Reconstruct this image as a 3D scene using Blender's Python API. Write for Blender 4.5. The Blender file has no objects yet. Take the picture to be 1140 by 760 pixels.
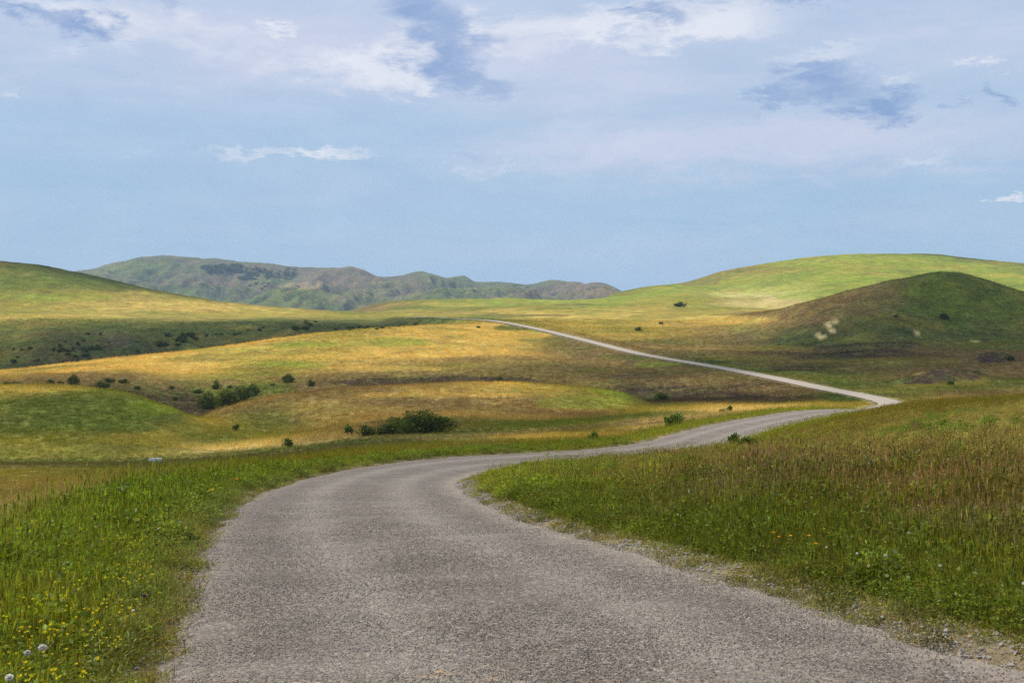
import bpy, math, random
import numpy as np
from mathutils import Vector, Matrix
rng = np.random.default_rng(7)
random.seed(7)
sc = bpy.context.scene
ROOT = sc.collection
F, CX, HZ, CAMZ = 1267.0, 570.0, 345.0, 1.6

# ------------------------------------------------------------------ noise
def _hash(ix, iy, seed):
    h = (ix.astype(np.int64) * 374761393 + iy.astype(np.int64) * 668265263 + seed * 1442695041) & 0xffffffff
    h = ((h ^ (h >> 13)) * 1274126177) & 0xffffffff
    h = ((h ^ (h >> 16)) * 2246822519) & 0xffffffff
    return ((h ^ (h >> 15)) & 0xffffff) / float(0xffffff)
def vnoise(x, y, seed=0):
    x = np.asarray(x, float); y = np.asarray(y, float)
    ix = np.floor(x); iy = np.floor(y); fx = x - ix; fy = y - iy
    fx = fx * fx * fx * (fx * (fx * 6 - 15) + 10); fy = fy * fy * fy * (fy * (fy * 6 - 15) + 10)
    a = _hash(ix, iy, seed); b = _hash(ix + 1, iy, seed); c = _hash(ix, iy + 1, seed); d = _hash(ix + 1, iy + 1, seed)
    return (a + (b - a) * fx) * (1 - fy) + (c + (d - c) * fx) * fy
def fbm(x, y, seed=0, octs=4, gain=0.5):
    s = 0; a = 1; t = 0
    for k in range(octs):
        ca, sa = math.cos(k * 1.1 + seed), math.sin(k * 1.1 + seed)
        s = s + a * (vnoise((x * ca - y * sa) * 2 ** k, (x * sa + y * ca) * 2 ** k, seed * 17 + k) - 0.5); t += a; a *= gain
    return 2 * s / t          # about -1..1
def ss(a, b, x):
    t = np.clip((np.asarray(x, float) - a) / (b - a), 0, 1)
    return t * t * (3 - 2 * t)
def pchip(x, y, q):
    x = np.asarray(x, float); y = np.asarray(y, float)
    h = np.diff(x); d = np.diff(y) / h
    m = np.zeros_like(y)
    if len(x) > 2:
        w1 = 2 * h[1:] + h[:-1]; w2 = h[1:] + 2 * h[:-1]
        ok = d[:-1] * d[1:] > 0
        with np.errstate(divide='ignore', invalid='ignore'):
            m[1:-1] = np.where(ok, (w1 + w2) / (w1 / d[:-1] + w2 / d[1:]), 0)
    m[0] = d[0]; m[-1] = d[-1]
    q = np.clip(q, x[0], x[-1])
    i = np.clip(np.searchsorted(x, q) - 1, 0, len(x) - 2)
    t = (q - x[i]) / h[i]
    return ((2 * t**3 - 3 * t**2 + 1) * y[i] + (t**3 - 2 * t**2 + t) * h[i] * m[i]
            + (-2 * t**3 + 3 * t**2) * y[i + 1] + (t**3 - t**2) * h[i] * m[i + 1])

# ------------------------------------------------------------------ ground cover colours ('D' holds cloud shadow painted on the far mountain)
PAL = {
    'g': (0.090, 0.120, 0.012), 'n': (0.330, 0.250, 0.095), 'G': (0.055, 0.092, 0.014), 'l': (0.165, 0.205, 0.018),
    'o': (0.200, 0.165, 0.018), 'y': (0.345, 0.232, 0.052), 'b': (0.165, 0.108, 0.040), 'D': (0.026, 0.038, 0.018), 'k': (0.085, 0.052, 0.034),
    'd': (0.072, 0.045, 0.026), 't': (0.470, 0.360, 0.180), 'm': (0.062, 0.082, 0.034),
    'M': (0.108, 0.068, 0.052), 'e': (0.13, 0.095, 0.06)}
PAL = {k: np.array(v) for k, v in PAL.items()}

# ------------------------------------------------------------------ terrain sections, near to far: bearing -> (distance, level, cover)
ROWS = [
 {-300:(15,640,'g'),0:(20,612,'g'),150:(26,590,'g'),300:(36,553,'g'),420:(47,530,'g'),530:(57,513,'g'),640:(58,507,'g'),760:(60,500,'b'),860:(60,493,'b'),1000:(55,468,'o'),1140:(45,453,'o'),1440:(35,450,'o')},
 {-300:(25,590,'n'),0:(30,590,'n'),150:(38,562,'n'),300:(48,535,'g'),420:(58,519,'g'),530:(68,505,'g'),640:(76,499,'g'),760:(88,486,'g'),860:(92,477,'o'),1000:(75,462,'o'),1140:(60,449,'o'),1440:(50,445,'o')},
 {-300:(60,560,'n'),0:(60,560,'n'),150:(70,540,'n'),300:(78,518,'o'),420:(85,505,'o'),530:(92,499,'o'),640:(100,491,'o'),760:(108,481,'o'),860:(112,463,'o'),930:(122,457,'o'),1000:(120,450,'o'),1060:(112,446,'o'),1140:(100,442,'y'),1440:(90,435,'y')},
 {-300:(120,515,'o'),0:(115,519,'o'),150:(118,517,'g'),300:(122,506,'g'),420:(128,492,'g'),550:(136,483,'o'),650:(145,475,'o'),720:(150,470,'n'),800:(152,465,'n'),860:(150,463,'n'),930:(150,464,'o'),1000:(150,462,'o'),1140:(150,458,'o'),1440:(150,450,'o')},
 {-300:(138,509,'n'),0:(136,511,'o'),150:(136,509,'o'),240:(145,503,'n'),300:(150,496,'n'),420:(150,484,'b'),550:(158,474,'g'),650:(168,468,'g'),720:(175,463,'g'),800:(180,459,'n'),860:(185,457,'n'),930:(188,455,'n'),1000:(190,454,'o'),1140:(180,465,'g'),1440:(180,460,'g')},
 {-300:(165,478,'g'),0:(162,480,'g'),60:(162,480,'g'),150:(162,485,'g'),240:(165,490,'g'),300:(170,487,'o'),420:(172,474,'b'),550:(180,466,'b'),650:(188,462,'b'),720:(190,459,'o'),800:(198,456,'n'),860:(200,453,'n'),930:(200,452,'o'),1000:(200,451,'o'),1140:(192,461,'o'),1440:(192,460,'o')},
 {-300:(205,428,'o'),0:(205,430,'o'),60:(205,430.5,'o'),130:(200,437,'l'),180:(196,452,'l'),240:(188,474,'o'),300:(190,478,'g'),420:(195,463,'b'),550:(200,458,'b'),650:(205,456,'b'),720:(210,455,'o'),800:(215,452,'y'),860:(215,450,'o'),930:(212,449,'o'),1000:(212,449,'g'),1060:(210,452,'g'),1140:(205,457,'b'),1440:(205,457,'b')},
 {-300:(250,446,'b'),0:(250,446,'b'),130:(245,449,'b'),180:(235,460,'b'),215:(228,468,'d'),235:(222,459,'b'),300:(232,443,'b'),420:(238,431,'b'),550:(245,427,'y'),650:(245,432,'o'),700:(240,440,'l'),730:(240,448,'d'),800:(245,446,'d'),860:(245,444,'d'),930:(240,443,'g'),1000:(240,444,'g'),1060:(235,441,'b'),1140:(225,448,'b'),1440:(225,448,'b')},
 {-300:(285,438,'b'),0:(285,437,'b'),60:(285,436,'b'),130:(280,440,'d'),200:(272,458,'d'),240:(265,461,'G'),290:(272,452,'G'),340:(285,445,'d'),420:(290,440,'d'),550:(300,434,'d'),650:(300,439,'d'),720:(290,443,'d'),800:(275,440,'d'),860:(270,438,'d'),930:(262,437,'g'),1000:(262,437,'g'),1060:(260,434,'g'),1140:(250,441,'b'),1440:(250,441,'b')},
 {-300:(330,427,'b'),0:(330,427,'b'),60:(328,425,'b'),130:(325,428,'b'),200:(318,440,'d'),240:(315,443,'g'),300:(318,436,'g'),360:(328,428,'b'),420:(335,427,'d'),550:(340,424,'d'),650:(335,425,'b'),720:(320,426,'d'),800:(300,430,'b'),860:(290,431,'d'),930:(285,432,'g'),1000:(285,430,'b'),1060:(285,428,'b'),1140:(285,432,'g'),1440:(285,432,'g')},
 {-300:(380,424,'y'),0:(375,420,'y'),60:(380,416,'y'),130:(388,411,'y'),200:(395,415,'y'),300:(405,408,'o'),420:(415,400,'y'),550:(425,395,'y'),650:(415,402,'b'),720:(375,411,'b'),800:(330,418,'b'),860:(310,424,'b'),930:(305,426,'g'),1000:(310,423,'b'),1060:(315,419,'b'),1140:(320,420,'b'),1440:(320,420,'b')},
 {-300:(430,424,'y'),0:(430,412,'y'),100:(455,402,'y'),200:(485,391,'y'),300:(515,378,'y'),400:(545,368,'o'),480:(570,363,'y'),550:(600,360.5,'y'),600:(560,367.5,'o'),650:(505,379,'b'),720:(435,396,'b'),800:(375,409.5,'g'),860:(335,418,'g'),930:(330,421,'g'),1000:(345,412,'b'),1060:(350,407,'b'),1140:(355,405,'b'),1440:(355,405,'b')},
 {-300:(500,432,'G'),0:(500,432,'G'),100:(520,420,'G'),200:(545,408,'G'),300:(575,395,'G'),400:(610,380,'G'),480:(640,368,'G'),550:(660,357,'g'),600:(620,361,'o'),650:(565,372,'o'),720:(500,384,'b'),800:(430,398,'b'),860:(400,402,'b'),930:(390,403,'d'),1000:(400,397,'b'),1140:(405,395,'b'),1440:(405,395,'b')},
 {-300:(570,416,'G'),0:(560,409,'G'),100:(570,400,'d'),200:(595,388,'G'),300:(630,376,'G'),400:(670,366,'G'),480:(700,359,'g'),550:(730,354,'g'),600:(690,355,'o'),650:(640,362,'y'),720:(580,373,'o'),800:(500,386,'b'),860:(460,393,'b'),930:(440,393,'d'),1000:(440,389,'b'),1140:(440,387,'g'),1440:(440,387,'g')},
 {-300:(640,365,'g'),0:(650,364,'g'),150:(670,363,'g'),300:(710,358,'g'),400:(750,356,'g'),480:(790,354,'o'),550:(800,350,'o'),600:(780,349,'y'),650:(730,352,'y'),720:(660,362,'y'),800:(580,374,'b'),860:(520,382,'G'),930:(480,382,'G'),1000:(475,379,'G'),1140:(480,378,'G'),1440:(480,378,'G')},
 {-300:(760,330,'y'),0:(760,335,'o'),150:(780,344,'y'),300:(810,350,'y'),400:(840,352,'o'),480:(860,350,'o'),550:(870,346,'y'),600:(860,344,'o'),650:(830,345,'o'),720:(760,350,'y'),800:(640,362,'y'),860:(560,366,'b'),930:(520,356,'b'),1000:(515,345,'g'),1055:(515,345,'g'),1140:(515,348,'g'),1440:(515,350,'g')},
 {-300:(900,262,'g'),0:(900,290,'g'),50:(900,296,'g'),150:(900,318,'g'),250:(905,335,'o'),350:(910,345,'o'),430:(920,349,'o'),520:(940,346,'o'),600:(940,341,'o'),650:(920,341,'l'),720:(860,341,'o'),800:(720,352,'y'),860:(630,346,'b'),910:(595,333,'b'),960:(575,320,'b'),1010:(565,308,'b'),1055:(560,302.5,'g'),1093:(558,310,'g'),1140:(555,325,'g'),1200:(550,338,'g'),1440:(560,352,'g')},
 {-300:(1050,335,'g'),0:(1050,335,'g'),150:(1060,345,'g'),300:(1060,352,'g'),380:(1040,351,'b'),450:(1040,344,'g'),550:(1060,340,'l'),650:(1040,337,'l'),720:(1000,334,'l'),800:(860,344,'o'),860:(800,346,'y'),960:(800,338,'y'),1055:(800,335,'g'),1140:(800,338,'g'),1440:(800,350,'g')},
 {-300:(1200,345,'g'),0:(1200,350,'g'),300:(1220,357,'g'),375:(1180,352,'b'),400:(1180,343,'b'),450:(1180,334,'b'),560:(1200,332,'l'),640:(1200,334,'l'),690:(1180,331,'l'),760:(1130,326,'l'),830:(1050,334,'t'),930:(1020,326,'l'),1055:(1000,325,'l'),1140:(1000,324,'l'),1440:(1000,325,'l')},
 {-300:(1350,350,'g'),300:(1350,360,'g'),450:(1330,345,'g'),560:(1330,344,'g'),650:(1330,338,'g'),700:(1320,323,'g'),740:(1300,318,'l'),770:(1300,319,'l'),850:(1250,311,'l'),960:(1220,303,'l'),1140:(1220,305,'l'),1440:(1220,325,'g')},
 {-300:(1600,350,'g'),300:(1600,362,'g'),450:(1550,350,'g'),560:(1550,350,'g'),650:(1500,342,'b'),690:(1450,325,'b'),720:(1450,320,'l'),760:(1450,314.5,'b'),800:(1480,303,'b'),850:(1500,294,'l'),900:(1500,287,'l'),960:(1520,283.5,'l'),1030:(1520,283,'l'),1080:(1520,288,'l'),1140:(1520,294,'g'),1440:(1500,320,'g')},
 {-300:(2100,356,'m'),1440:(2100,356,'m')},
 {-300:(3300,349,'m'),1440:(3300,349,'m')},
 {-300:(3900,347,'m'),100:(3900,343,'m'),200:(3900,338,'m'),280:(3900,337,'G'),330:(3900,328,'G'),370:(3900,338,'G'),450:(3900,335,'m'),490:(3900,321,'G'),515:(3900,322,'G'),545:(3900,332,'m'),600:(3900,330,'M'),640:(3900,326,'m'),680:(3900,330,'M'),720:(3900,344,'m'),1440:(3900,349,'m')},
 {-300:(4300,346,'m'),150:(4300,329,'m'),250:(4300,332,'m'),330:(4300,333,'M'),400:(4300,332,'m'),470:(4300,334,'M'),515:(4300,332,'m'),600:(4300,328,'M'),660:(4300,328,'m'),720:(4300,342,'m'),1440:(4300,349,'m')},
 {-300:(4800,340,'m'),100:(4800,312,'m'),180:(4800,301,'m'),300:(4800,313,'M'),400:(4800,316,'M'),465:(4800,316,'m'),530:(4800,322,'m'),600:(4800,320,'m'),672:(4800,322,'M'),720:(4800,341,'m'),1440:(4800,349,'m')},
 {-300:(5300,330,'m'),0:(5300,318,'m'),60:(5300,306,'m'),100:(5300,301,'m'),130:(5300,294,'m'),180:(5300,284.5,'m'),220:(5300,287,'m'),280:(5300,292,'m'),330:(5300,296,'m'),400:(5300,300,'m'),420:(5300,306,'M'),440:(5300,306,'M'),465:(5300,303,'M'),500:(5300,311,'m'),515:(5300,309,'M'),530:(5300,314,'m'),570:(5300,312.5,'m'),590:(5300,315,'m'),610:(5300,314,'m'),640:(5300,316,'m'),650:(5300,318,'M'),672:(5300,315,'M'),690:(5300,323,'m'),720:(5300,336,'m'),800:(5300,345,'m'),1440:(5300,347,'m')},
 {-300:(6500,353,'m'),1440:(6500,353,'m')},
 {-300:(12500,349,'m'),1440:(12500,349,'m')},
]
def row_at(row, px):
    k = sorted(row); kx = np.array(k, float)
    q = np.clip(px, kx[0], kx[-1])
    if len(k) == 2:
        Y = np.interp(q, kx, [row[i][0] for i in k]); y = np.interp(q, kx, [row[i][1] for i in k])
    else:
        Y = pchip(kx, [row[i][0] for i in k], q); y = pchip(kx, [row[i][1] for i in k], q)
    c = np.stack([np.interp(q, kx, [PAL[row[i][2]][j] for i in k]) for j in range(3)], -1)
    return Y, y, c

# ------------------------------------------------------------------ the road's line
HWID = 2.65
ctr = [(9,-24),(6,-12),(4.0,-4),(2.2,2),(1.2,5),(0.5,7.5),(-0.02,10),(-.86,13.2),(-1.93,17),(-2.9,22),(-4.0,30),(-4.35,37)]
ctr = [(x, y, -1.6 - .106 * y) for x, y in ctr]
ledge = [(-6.45,43,-6.05),(-5.3,48,-6.45),(-2.9,53,-6.85),(-.45,57,-7.2),(3.4,62,-7.65),(7,68,-8.05),(12.3,82,-8.75),(16.7,92,-9.15),(21.7,102,-9.6),(28.1,115,-10.25),(36.2,130,-11.3)]
for i, (x, y, z) in enumerate(ledge):
    a = ledge[max(i - 1, 0)]; b = ledge[min(i + 1, len(ledge) - 1)]
    t = Vector((b[0] - a[0], b[1] - a[1])).normalized()
    ctr.append((x + t.y * 2.6, y - t.x * 2.6, z))
ctr += [(46,143,-12.6),(52,160,-14.2),(57.5,178,-15.7),(63,193,-16.6),(69,206,-17.2),(73.5,222,-17.9),(76,240,-18.4),(77,258,-18.85),(76,275,-19.0),
        (73.3,320,-18.95),(67.2,370,-18.6),(51,430,-17.0),(31.6,500,-13.1),(13.3,560,-9.4),(-4.8,610,-6.5),(-15,640,-5.6),(-43.5,690,-4.7),(-64,740,-4.3)]
ctr = np.array(ctr)
seg = np.r_[0, np.cumsum(np.hypot(*np.diff(ctr[:, :2], axis=0).T))]
sfine = np.arange(0, seg[-1], 0.5)
RC = np.stack([pchip(seg, ctr[:, j], sfine) for j in range(3)], -1)
ker = np.exp(-np.linspace(-2, 2, 25) ** 2); ker /= ker.sum()
RC = np.stack([np.convolve(np.pad(RC[:, j], 12, mode='reflect', reflect_type='odd'), ker, 'valid') for j in range(3)], -1)
RT = np.gradient(RC[:, :2], axis=0); RT /= np.linalg.norm(RT, axis=1)[:, None]
RS = sfine
Rn = RC[::3]; Rt = RT[::3]; Rsn = RS[::3]
def road_near(X, Y):
    """signed distance from the centre line (right positive), level of the road there, distance along"""
    n = X.size; D = np.empty(n); Z = np.empty(n); S = np.empty(n)
    X = X.ravel(); Y = Y.ravel()
    for a in range(0, n, 20000):
        x = X[a:a+20000, None]; y = Y[a:a+20000, None]
        d2 = (x - Rn[None, :, 0]) ** 2 + (y - Rn[None, :, 1]) ** 2
        i = d2.argmin(1)
        dx = x[:, 0] - Rn[i, 0]; dy = y[:, 0] - Rn[i, 1]
        al = dx * Rt[i, 0] + dy * Rt[i, 1]
        D[a:a+20000] = dx * Rt[i, 1] - dy * Rt[i, 0]
        end = (np.abs(al) > 3)
        D[a:a+20000] = np.where(end, np.hypot(dx, dy) * np.sign(D[a:a+20000] + 1e-9), D[a:a+20000])
        ss_ = Rsn[i] + np.clip(al, -2, 2)
        S[a:a+20000] = ss_
        Z[a:a+20000] = np.interp(ss_, RS, RC[:, 2])
    return D, Z, S
first = RC[RC[:, 1] < 56]
def near_field(X, Y, px):
    """ground beside the first bend: level relative to the eye"""
    zc = np.interp(Y, RC[RC[:,1] < 140][:, 1], RC[RC[:,1] < 140][:, 2])
    xc = np.interp(Y, first[:, 1], first[:, 0])
    sr = X - (xc + 2.6); sl = (xc - 2.6) - X
    s = np.clip(sr, 0, None); s1 = np.minimum(s, 12)
    dz = .06 * s1 + .0045 * s1 ** 2 + .1 * np.clip(s - 12, 0, 25)
    fac = 1 - .6 * ss(26, 48, Y) * (1 - ss(880, 1060, px))
    dz = dz * fac
    u = np.clip(sl, 0, None)
    dl = .06 * ss(0, 1, u) - .2 * np.clip(u - 2.4, 0, None) * ss(2.0, 4.5, u)
    dl = np.maximum(dl, -6)
    return zc + np.where(sr > 0, dz, 0) + np.where(sl > 0, dl, 0), sr, sl

# ------------------------------------------------------------------ terrain grid
th_in = np.radians(np.arange(-27.5, 27.501, 0.085))
o = [27.5]; st = 0.12
while o[-1] < 178: o.append(o[-1] + st); st = min(st * 1.12, 3.0)
o = np.radians(np.array(o[1:]))
TH = np.r_[-o[::-1], th_in, o]
LR = np.r_[np.arange(0, math.log(3300), .0128), np.arange(math.log(3300), math.log(5700), .0038), np.linspace(math.log(5700), math.log(12400), 30)]; R = np.exp(LR); NR = len(R)
THc = np.clip(TH, math.radians(-50), math.radians(50))
PXc = CX + F * np.tan(THc); COS = np.cos(THc)
tab = [row_at(r, PXc) for r in ROWS]
NT = len(TH)
Zg = np.empty((NT, NR)); Cg = np.empty((NT, NR, 3))
for i in range(NT):
    Ys = np.array([t[0][i] for t in tab]); ys = np.array([t[1][i] for t in tab]); cs = np.array([t[2][i] for t in tab])
    q = np.log(R * COS[i])
    Zg[i] = pchip(np.log(Ys), -(ys - HZ) / F * Ys, q)
    for j in range(3): Cg[i, :, j] = np.interp(q, np.log(Ys), cs[:, j])
Xg = np.sin(TH)[:, None] * R[None]; Yg = np.cos(TH)[:, None] * R[None]
PXg = np.repeat(PXc[:, None], NR, 1); YE = COS[:, None] * R[None]
# behind the eye: quiet rolling ground
wb = ss(math.radians(90), math.radians(170), np.abs(TH))[:, None]
Zg = Zg * (1 - wb) + (-3 + 0.02 * np.minimum(R, 400)[None]) * wb
# mounds and hollows
def mound(px, Y, spx, sln, dz):
    global Zg
    Zg = Zg + dz * np.exp(-((PXg - px) / spx) ** 2 - ((np.log(YE) - math.log(Y)) / sln) ** 2) * (np.abs(TH) < .8)[:, None]
mound(1030, 298, 28, .024, 2.2); mound(1062, 306, 30, .03, 3.0); mound(1108, 372, 26, .028, 2.6); mound(1095, 402, 30, .02, 1.8); mound(960, 420, 60, .02, 1.3); mound(1000, 372, 70, .02, 1.2)
mound(975, 455, 55, .02, 1.6); mound(890, 345, 50, .03, .9); mound(1150, 290, 60, .06, 1.5)
mound(300, 4000, 60, .03, 25); mound(210, 595, 14, .04, 3); mound(150, 600, 16, .05, 3.5); mound(75, 590, 25, .05, 3.5); mound(325, 645, 14, .05, 3)
# relief
n1 = fbm(Xg / 60, Yg / 60, 3, 4); n2 = fbm(Xg / 14, Yg / 14, 5, 3); n3 = fbm(Xg / 2.2, Yg / 2.2, 8, 3)
far = ss(2600, 3800, YE)
Zg += n1 * (.004 * np.clip(YE - 60, 0, 900)) * .33 * (1 - far) + n2 * .0009 * np.clip(YE, 0, 900)
rough = np.exp(-((PXg - 120) / 330) ** 2 - ((np.log(YE) - math.log(590)) / .1) ** 2)
Zg += rough * (-np.abs(fbm(Xg / 45, Yg / 110, 11, 3)) * 9 + 2)
rd = 1 - np.abs(fbm(Xg / 560, Yg / 1300, 21, 5, .55)); rd2 = 1 - np.abs(fbm(Xg / 190, Yg / 420, 23, 5, .6))
crestw = np.clip(1 - ((np.log(YE) - math.log(5300)) / .1) ** 2, 0, 1)
Zg += far * (1 - ss(7000, 8500, YE)) * (ss(700, 690, PXg)) * (1 - .75 * crestw) * ((rd - .78) * 125 + (rd2 - .8) * 85)
# first bend and the verges
zn, sr, sl = near_field(Xg, Yg, PXg)
kx = [-300, 0, 150, 300, 420, 530, 640, 760, 1000, 1140, 1440]
b0 = np.interp(PXg, kx, [13, 20, 27, 38, 48, 58, 58, 58, 52, 42, 33]); b1 = np.interp(PXg, kx, [25, 36, 43, 52, 62, 72, 76, 80, 80, 66, 55])
wn = 1 - ss(0, 1, (YE - b0) / (b1 - b0))
Zg = zn * wn + Zg * (1 - wn)
Zg += n3 * .07 * ss(1.0, 4.0, np.maximum(sr, sl)) * (YE < 200)
Zg += (fbm(Xg / 3.4, Yg / 3.4, 12, 3) * .30 - .05) * ss(1.2, 4.0, sr) * wn * ss(60, 40, YE)
Dr, Zr, Sr = road_near(Xg[:, R < 900], Yg[:, R < 900])
nr9 = int((R < 900).sum())
Dr = Dr.reshape(NT, nr9); Zr = Zr.reshape(NT, nr9); Rr = np.repeat(R[None, :nr9], NT, 0)
ad = np.abs(Dr) - 0.17 * ss(17, 10, Yg[:, :nr9]) * (Dr < 0)
sh = HWID + .25 + .012 * np.clip(Rr - 20, 0, None)
w = 1 - ss(0, 1, (ad - sh) / (1.6 + .02 * Rr))
bed = -.06 + .085 * ss(HWID - .25, HWID + .35, ad) - np.clip(Rr - 60, 0, 500) * .0006
Zg[:, :nr9] = (Zr + bed) * w + Zg[:, :nr9] * (1 - w)
Zg = Zg + CAMZ

# ground cover
imgy = HZ - (Zg - CAMZ) / YE * F
ti = np.interp(TH, TH, np.arange(NT))
w1 = fbm(Xg / (8 + YE * .10), Yg / (8 + YE * .16), 31, 4); w2 = fbm(Xg / (8 + YE * .10), Yg / (8 + YE * .16), 37, 4)
fi = np.clip(np.arange(NT)[:, None] + w1 * 16, 0, NT - 1.001); fj = np.clip(np.arange(NR)[None] + w2 * 4.5 * (YE < 2500), 0, NR - 1.001)
i0 = fi.astype(int); j0 = fj.astype(int); a = (fi - i0)[..., None]; b = (fj - j0)[..., None]
Cg = (Cg[i0, j0] * (1 - a) + Cg[i0 + 1, j0] * a) * (1 - b) + (Cg[i0, j0 + 1] * (1 - a) + Cg[i0 + 1, j0 + 1] * a) * b
fb4 = fbm(Xg / 5, Yg / 9, 33, 3); fb8 = fbm(Xg / (3 + YE * .02), Yg / (5 + YE * .04), 35, 4)
def mixc(mask, col):
    global Cg
    m = np.clip(mask, 0, 1)[..., None]
    Cg = Cg * (1 - m) + np.asarray(col) * m
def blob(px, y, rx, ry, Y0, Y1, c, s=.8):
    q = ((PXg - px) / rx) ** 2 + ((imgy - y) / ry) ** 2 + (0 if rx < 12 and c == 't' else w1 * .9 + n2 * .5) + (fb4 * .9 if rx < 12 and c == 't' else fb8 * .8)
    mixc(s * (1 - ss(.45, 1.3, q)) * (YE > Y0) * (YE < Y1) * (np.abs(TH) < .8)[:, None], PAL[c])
# broad vegetation variation
big = fbm(Xg / 38, Yg / 38, 41, 5); med = fbm(Xg / 11, Yg / 11, 43, 4)
huge = fbm(Xg / 150, Yg / 90, 47, 4)
mixc(ss(.05, .5, big) * .45 * (1 - far), PAL['y'] * .85); mixc(ss(.08, .5, -big) * .40 * (1 - far), PAL['g'])
mixc(ss(.12, .5, med) * .3 * (1 - far), PAL['b']); mixc(ss(.1, .5, huge) * .3 * (1 - far), PAL['o'])
for B in [
  (120,314,190,9,700,1000,'g',.8),(30,303,110,8,700,1000,'g',.7),(60,331,60,5,600,1000,'l',.8),(190,338,120,3,600,1000,'y',.6),
  (300,343,130,2.5,600,1000,'y',.6),(420,345,60,2,600,1000,'y',.4),(60,352,120,3,600,1000,'y',.6),(260,350,130,3,600,1000,'o',.5),
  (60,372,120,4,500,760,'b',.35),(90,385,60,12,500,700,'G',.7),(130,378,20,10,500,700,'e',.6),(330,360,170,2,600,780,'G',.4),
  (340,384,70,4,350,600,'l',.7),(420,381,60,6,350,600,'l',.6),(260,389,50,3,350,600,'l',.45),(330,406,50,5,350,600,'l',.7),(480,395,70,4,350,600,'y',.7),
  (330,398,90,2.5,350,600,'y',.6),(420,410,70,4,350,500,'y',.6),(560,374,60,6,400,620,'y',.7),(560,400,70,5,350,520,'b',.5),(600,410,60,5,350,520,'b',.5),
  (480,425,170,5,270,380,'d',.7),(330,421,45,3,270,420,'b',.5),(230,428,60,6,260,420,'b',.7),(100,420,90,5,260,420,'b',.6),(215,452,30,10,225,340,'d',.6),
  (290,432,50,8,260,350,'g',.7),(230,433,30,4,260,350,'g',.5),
  (575,365,22,3,540,640,'g',.8),(600,368,14,2,540,640,'l',.6),(700,398,40,3,380,520,'g',.8),(775,403,34,4,330,460,'G',.8),(730,406,30,3,330,460,'l',.7),(850,412,30,2.5,330,460,'g',.6),
  (940,443,26,5,200,300,'G',.8),(700,390,40,4,380,560,'b',.6),(860,434,45,6,220,340,'b',.7),(820,445,80,5,220,290,'d',.6),(770,435,70,5,230,340,'d',.6),(750,424,60,5,270,380,'b',.5),
  (1045,421,34,6,250,420,'d',.9),(1080,416,20,4,250,420,'d',.8),(1108,401,26,4,340,460,'d',.9),(985,385,42,4,380,520,'d',.8),(905,392,60,3,380,520,'d',.6),(890,410,32,2.5,300,430,'d',.7),(1000,396,60,3,350,500,'d',.4),
  (980,402,120,3,330,460,'o',.5),(830,399,60,3,330,460,'o',.5),(860,388,50,3,380,520,'o',.5),
  (1000,428,60,4,250,350,'g',.5),(1100,430,60,5,230,350,'g',.6),(1060,448,60,5,200,260,'b',.6),(990,441,30,3,230,300,'b',.5),
  (940,343,3.5,4,430,640,'t',1),(936,350,5,4,430,640,'t',1),(929,356,6,3,430,640,'t',1),(922,362,5,3,430,640,'t',1),(926,367,5,2,430,640,'t',1),(913,374,7,2.4,430,640,'t',1),(1034,372,8,1.5,440,600,'n',.6),(1021,371,4,1,440,600,'t',.6),
  (1085,380,6,1.6,400,560,'t',.7),(1097,379,9,1.6,400,560,'d',.9),
  (890,350,70,10,420,760,'b',.8),(965,335,55,20,440,640,'b',.85),(1080,345,90,30,480,640,'g',.55),(960,380,60,4,420,520,'g',.5),(760,352,50,8,560,900,'o',.6),(800,356,60,4,560,800,'y',.6),
  (860,338,60,4,700,1200,'n',.7),(930,331,50,3,900,1200,'l',.5),(770,333,70,4,900,1300,'o',.5),(900,318,120,10,950,1400,'l',.5),
  (850,300,40,4,1300,1600,'b',.25),(780,312,28,6,1300,1600,'b',.6),(1085,291,30,4,1350,1600,'G',.4),
  (410,343,22,5,1000,1300,'b',.9),(490,339,50,3,1000,1300,'y',.4),(640,339,30,2,900,1300,'d',.5),
  (635,345,5,4,850,1100,'d',.7),(600,351,60,1.2,700,1100,'d',.55),(645,342,10,1.2,800,1100,'d',.5),(660,346,25,1,700,1100,'d',.3),(505,348,60,1,700,1100,'b',.3),
  (660,357,60,5,600,900,'o',.5),(700,375,60,4,500,760,'y',.4),(720,366,50,3,500,760,'o',.5),
  (70,500,160,9,138,175,'o',.35),(60,462,110,20,158,204,'g',.85),(140,468,80,16,158,204,'g',.85),(110,442,70,8,180,210,'g',.6),(30,433,60,3,190,215,'y',.3),(170,455,30,9,180,200,'l',.6),
  (330,495,60,5,140,175,'n',.3),(520,448,170,6,190,250,'b',.6),(480,440,120,3,215,250,'y',.4),(650,448,50,8,190,250,'l',.5),(680,437,20,4,220,250,'l',.5),
  (560,487,160,4,115,145,'n',.4),(650,485,90,5,105,150,'y',.5),(470,468,90,5,165,190,'g',.4),
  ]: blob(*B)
def bare_or_shade(px, Y, spx, sln, c, s=.95):
    q = ((PXg - px) / spx) ** 2 + ((np.log(YE) - math.log(Y)) / sln) ** 2 + fb8 * .35
    mixc(s * (1 - ss(.7, 1.0, q)) * (np.abs(TH) < .8)[:, None], PAL[c])
bare_or_shade(1045, 292, 60, .07, 'o', .5); bare_or_shade(1028, 292, 30, .025, 'k'); bare_or_shade(1062, 299, 30, .03, 'k'); bare_or_shade(1108, 366, 24, .03, 'k'); bare_or_shade(990, 455, 42, .03, 'd', .8); bare_or_shade(960, 418, 60, .02, 'd', .75); bare_or_shade(885, 352, 26, .02, 'd', .7); bare_or_shade(1000, 300, 20, .05, 'G', .6)
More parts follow.
